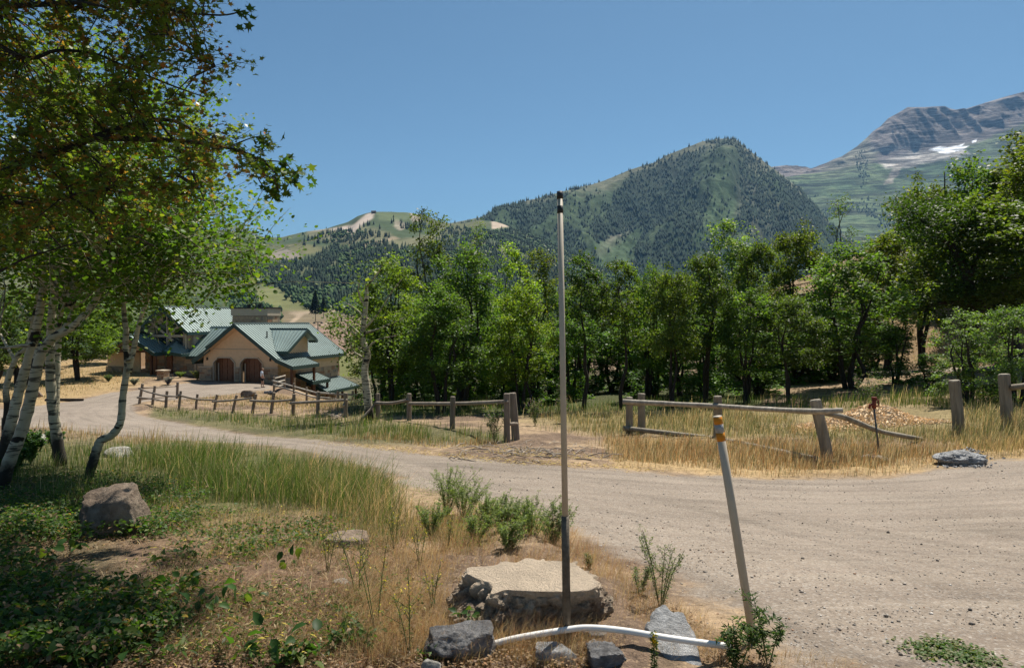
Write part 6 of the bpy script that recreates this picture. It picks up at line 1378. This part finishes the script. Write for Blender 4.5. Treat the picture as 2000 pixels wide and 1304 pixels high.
weed(GP(1440, 1322), .26, 4, .030, (.06, .10, .03), 'dark green weed at the bottom edge left of the marker stake', 324, .45, nleaf=60)
weed(GP(1278, 1325), .22, 1, .022, (.05, .08, .02), 'narrow dark flower spike in front of the pale slab', 325, .02, nleaf=170, branchy=False, flower=((.6, .42, .02), .012))
yf = [(700, 1180, .5, 'yellow-flowered stem on the bank below the pinkish rock'), (735, 1240, .62, 'tall thin yellow-flowered stem at bottom centre-left'), (820, 1110, .4, 'yellow-flowered stem left of the boulder'), (845, 1190, .3, 'low yellow-flowered sprig beside the boulder'),
      (770, 1075, .36, 'yellow-flowered stem below the roadside weeds'), (640, 1120, .36, 'sparse yellow-flowered stem in the brown litter'), (875, 1075, .34, 'yellow-flowered sprig among the roadside weeds'), (800, 1280, .42, 'thin yellow-flowered stem near the bottom edge')]
for i, (u, v, h, lab) in enumerate(yf): weed(GP(u, v), h, 3, .020, (.13, .15, .05), lab, 340 + i, .3, 'wildflower', 'wildflower', 16, flower=((.62, .50, .03), .011))
for i, (u, v, h, lab) in enumerate([(60, 905, .5, 'bright leafy shrub between the two left aspen clumps'), (20, 935, .4, 'leafy shrub at the left edge beneath the aspens'), (105, 880, .45, 'blue-green leafy plant behind the twin aspen')]):
    weed(GP(u, v), h, 18, .045, (.06, .12, .04), lab, 360 + i, .6, 'leafy_shrub', 'shrub', 60, 'ovate')
for i, (u, v, h, c, lab) in enumerate([(328, 752, .75, (.16, .15, .22), 'larger lavender clump in bloom by the pillar'), (262, 752, .6, (.16, .17, .20), 'smaller lavender clump left of the pillar'), (212, 745, .6, (.10, .14, .07), 'grey-green sage mound on the dry lawn'), (385, 742, .9, (.20, .22, .08), 'pale variegated shrub at the garage corner'), (352, 738, .6, (.14, .20, .05), 'low yellow-green shrub by the stone wall')]):
    weed(GP(u, v), h, 26, .09, c, lab, 380 + i, .8, 'garden_shrub', 'shrub', 50, 'long')
for i, (u, v, h, lab) in enumerate([(965, 862, .9, 'thistle with faded heads left of the gate posts'), (1045, 832, .9, 'thistle behind the gate gap'), (1100, 826, .9, 'thistle right of the snow stake at the meadow edge'), (1710, 800, 1.0, 'dried thistle heads behind the standpipe'), (1690, 790, 1.1, 'pale seed-headed thistle left of the standpipe')]):
    weed(GP(u, v), h, 12, .06, (.07, .11, .04), lab, 400 + i, .4, 'thistle', 'thistle', 30, 'long', flower=((.30, .20, .26), .035))
# big-leaved plants, every leaf its own part
bl_me = []
for c in ((.035, .085, .02), (.055, .12, .025), (.03, .065, .018), (.11, .15, .03)):
    me = leafmesh('leaf', [leaves(np.zeros((1, 3)), 1.0, 'ovate', np.array([c]), np.random.default_rng(1), 50, np.array([[1., 0, 0]]))]); me.materials.append(LEAF); bl_me.append(me)
bp = [(60, 1240, 'broad-leaved plant at the far lower left in shade'), (130, 1180, 'broad-leaved plant left of the small blue-grey stone'), (215, 1265, 'broad-leaved plant at the bottom edge, left part'), (265, 1200, 'large-leaved plant above the small blue-grey stone'), (300, 1290, 'dark broad-leaved plant cut by the bottom edge'), (355, 1165, 'light green broad-leaved plant in the sunlit litter'),
      (400, 1205, 'broad-leaved plant with folded leaves at mid left'), (470, 1190, 'broad-leaved sprig at the middle of the bank'), (480, 1285, 'dark upright broad-leaved plant near the bottom edge'), (560, 1110, 'trailing broad-leaved plant below the pinkish rock'), (160, 1080, 'broad-leaved plant at the foot of the brown boulder, left'),
      (265, 1050, 'broad-leaved plant at the foot of the brown boulder, right'), (70, 1110, 'broad-leaved clump in deep shade left of the brown boulder'), (20, 1170, 'broad-leaved clump touching the left edge'), (905, 1225, 'bright green leafy sprig against the left face of the boulder'), (936, 1240, 'green heart-leaved sprig above the pipe end'), (170, 1290, 'broad-leaved plant in the darkest bottom-left corner'), (330, 1105, 'broad-leaved plant in the litter right of the brown boulder'), (600, 1290, 'single dark broad-leaved sprout at the bottom edge')]
r = random.Random(55)
for i, (u, v, lab) in enumerate(bp):
    p = GP(u, v); o = empty('broadleaf_plant', p, 0, lab, 'plant')
    if u > 850: p.y = 3.5; o.location = (p.x, 3.52, float(G(p.x, 3.52)) + .02)
    k = r.randint(9, 14) if u < 850 else 6
    for j in range(k):
        a = r.uniform(0, 6.28); d = r.uniform(.02, .16 if u < 850 else .06); l = bpy.data.objects.new('leaf', r.choice(bl_me)); COL.objects.link(l); l.parent = o
        l.location = (math.cos(a) * d, math.sin(a) * d, r.uniform(.03, .14)); s = r.uniform(.035, .075) * (1 if u < 850 else .8); l.scale = (s, s, s); l.rotation_euler = (r.gauss(0, .6), r.gauss(.15, .6), a + r.gauss(0, .4))
fl = GP(118, 784); log = empty('shadow_strip', fl, 0, 'dark tube standing in for a strip of shadow across the dry lawn behind the aspens', 'log'); MB().tube([(-1.3, .3, .08), (0, 0, .12), (1.4, .5, .08)], [.10, .13, .09], 8, True, .1, 2).build('trunk', BARKD, log)  # dark solid tube stands in for a shadow strip on the lawn, not a log
st_ = GP(30, 905); stx = empty('wooden_stick', GP(4, 905), 0, 'thin upright weathered stick at the left edge', 'stick'); MB().tube([(0, 0, 0), (.02, 0, .75)], [.02, .016], 7).build('shaft', POST, stx)

# ------------------------------------------------------------------ the person in front of the right garage door
SKIN = simple('skin', (.42, .24, .17), .6, .08, 10); SHIRT = simple('light_blue_shirt', (.68, .74, .82), .9, .08, 10); SHORT = simple('black_shorts', (.02, .018, .022), .9, .2, 10); REDP = simple('red_shorts_panel', (.45, .03, .04), .8, .1, 10); HAIR = simple('sandy_hair', (.30, .20, .12), .8, .2, 30); SHOE = simple('dark_shoes', (.03, .03, .035), .7, .2, 10)
def skin_body(name, verts, edges, radii, m, parent, root=0, sub=2):
    me = bpy.data.meshes.new(name); me.from_pydata(verts, edges, []); o = link(name, me, m, parent)
    sm = o.modifiers.new('skin', 'SKIN'); sm.use_smooth_shade = True; ly = me.skin_vertices[0].data if me.skin_vertices else None
    if ly is None:
        bm = bmesh.new(); bm.from_mesh(me); bm.verts.layers.skin.verify(); bm.to_mesh(me); bm.free(); ly = me.skin_vertices[0].data
    for i, rr_ in enumerate(radii): ly[i].radius = rr_ if hasattr(rr_, '__len__') else (rr_, rr_)
    ly[root].use_root = True; s = o.modifiers.new('sub', 'SUBSURF'); s.levels = s.render_levels = sub; return o
fp = GP(512, 756.5); man = empty('person', fp, math.radians(-62), 'person in light blue shirt and black shorts looking down before the right garage door', 'person')
# faces local +x ... figure drawn facing +y local, turned by the empty
vb2 = []; eb = []; rb2 = []
def nd(p, r, parent=None):
    vb2.append(p); rb2.append(r)
    if parent is not None: eb.append((parent, len(vb2) - 1))
    return len(vb2) - 1
pel = nd((0, 0, .95), (.16, .115)); sp = nd((0, -.02, 1.14), (.15, .11), pel); chs = nd((0, -.02, 1.34), (.17, .115), sp); nb = nd((0, .0, 1.47), (.07, .07), chs); hd0 = nd((0, .04, 1.55), (.075, .085), nb); hd1 = nd((0, .075, 1.64), (.078, .098), hd0); hd2 = nd((0, .06, 1.71), (.06, .075), hd1)
for s in (-1, 1):
    sh_ = nd((s * .19, -.02, 1.39), .06, chs); el = nd((s * .24, -.04, 1.13), .045, sh_); wr = nd((s * .22, .13, .94), .03, el) if s > 0 else nd((s * .24, .06, .90), .03, el); pa_ = nd((vb2[wr][0], vb2[wr][1] + .04, vb2[wr][2] - .07), (.036, .02), wr)
    for q in range(5):
        a = (q - 2) * .016; f0 = nd((vb2[pa_][0] + (s * -.03 if q == 4 else 0), vb2[pa_][1] + .01 + a, vb2[pa_][2] - (.02 if q == 4 else .045)), .009, pa_); nd((vb2[f0][0] - s * .01, vb2[f0][1] + .012, vb2[f0][2] - (.03, .038, .042, .036, .025)[q]), .008, f0)
    hp3 = nd((s * .09, 0, .90), .095, pel); kn = nd((s * .10, .02 + (.06 if s > 0 else -.02), .50), .062, hp3); an = nd((s * .10, -.02 + (.10 if s > 0 else -.04), .09), .042, kn); ft = nd((s * .11, .10 + (.10 if s > 0 else -.04), .045), (.045, .035), an)
bd = skin_body('body', vb2, eb, rb2, SKIN, man)
skin_body('shirt', [(0, 0, .93), (0, -.02, 1.14), (0, -.02, 1.36), (0, 0, 1.44), (-.2, -.02, 1.385), (-.25, -.035, 1.2), (.2, -.02, 1.385), (.25, -.035, 1.2)], [(0, 1), (1, 2), (2, 3), (2, 4), (4, 5), (2, 6), (6, 7)], [(.185, .14), (.175, .135), (.185, .13), (.09, .09), (.082, .082), (.07, .07), (.082, .082), (.07, .07)], SHIRT, man)
skin_body('shorts', [(0, 0, .96), (0, 0, .90), (-.095, 0, .84), (-.105, .0, .56), (.095, .0, .84), (.105, .04, .56)], [(0, 1), (1, 2), (2, 3), (1, 4), (4, 5)], [(.17, .13), (.165, .13), .105, .095, .105, .095], SHORT, man)
for s in (-1,): MB().box((s * .215, -.03, .56), (s * .19, .05, .9)).build('side_stripe', REDP, man)
skin_body('hair', [(0, -.0, 1.60), (0, .03, 1.70), (0, .075, 1.735)], [(0, 1), (1, 2)], [(.075, .06), (.082, .09), (.07, .07)], HAIR, man)
for s in (-1, 1): dy = .10 if s > 0 else -.04; skin_body('shoe', [(s * .10, -.05 + dy, .05), (s * .11, .06 + dy, .05), (s * .11, .15 + dy, .04)], [(0, 1), (1, 2)], [(.05, .05), (.052, .045), (.045, .035)], SHOE, man, 0, 1)
fc = MB(); fc.box((-.012, .165, 1.615), (.012, .19, 1.645)).build('nose', SKIN, man)
for s in (-1, 1): MB().box((s * .03 - .01, .158, 1.655), (s * .03 + .01, .168, 1.665)).build('eye', BLACKM, man); MB().tube([(s * .078, .05, 1.62), (s * .088, .05, 1.66)], .014, 6).build('ear', SKIN, man)
MB().box((-.022, .15, 1.585), (.022, .166, 1.593)).build('mouth', RUST, man)
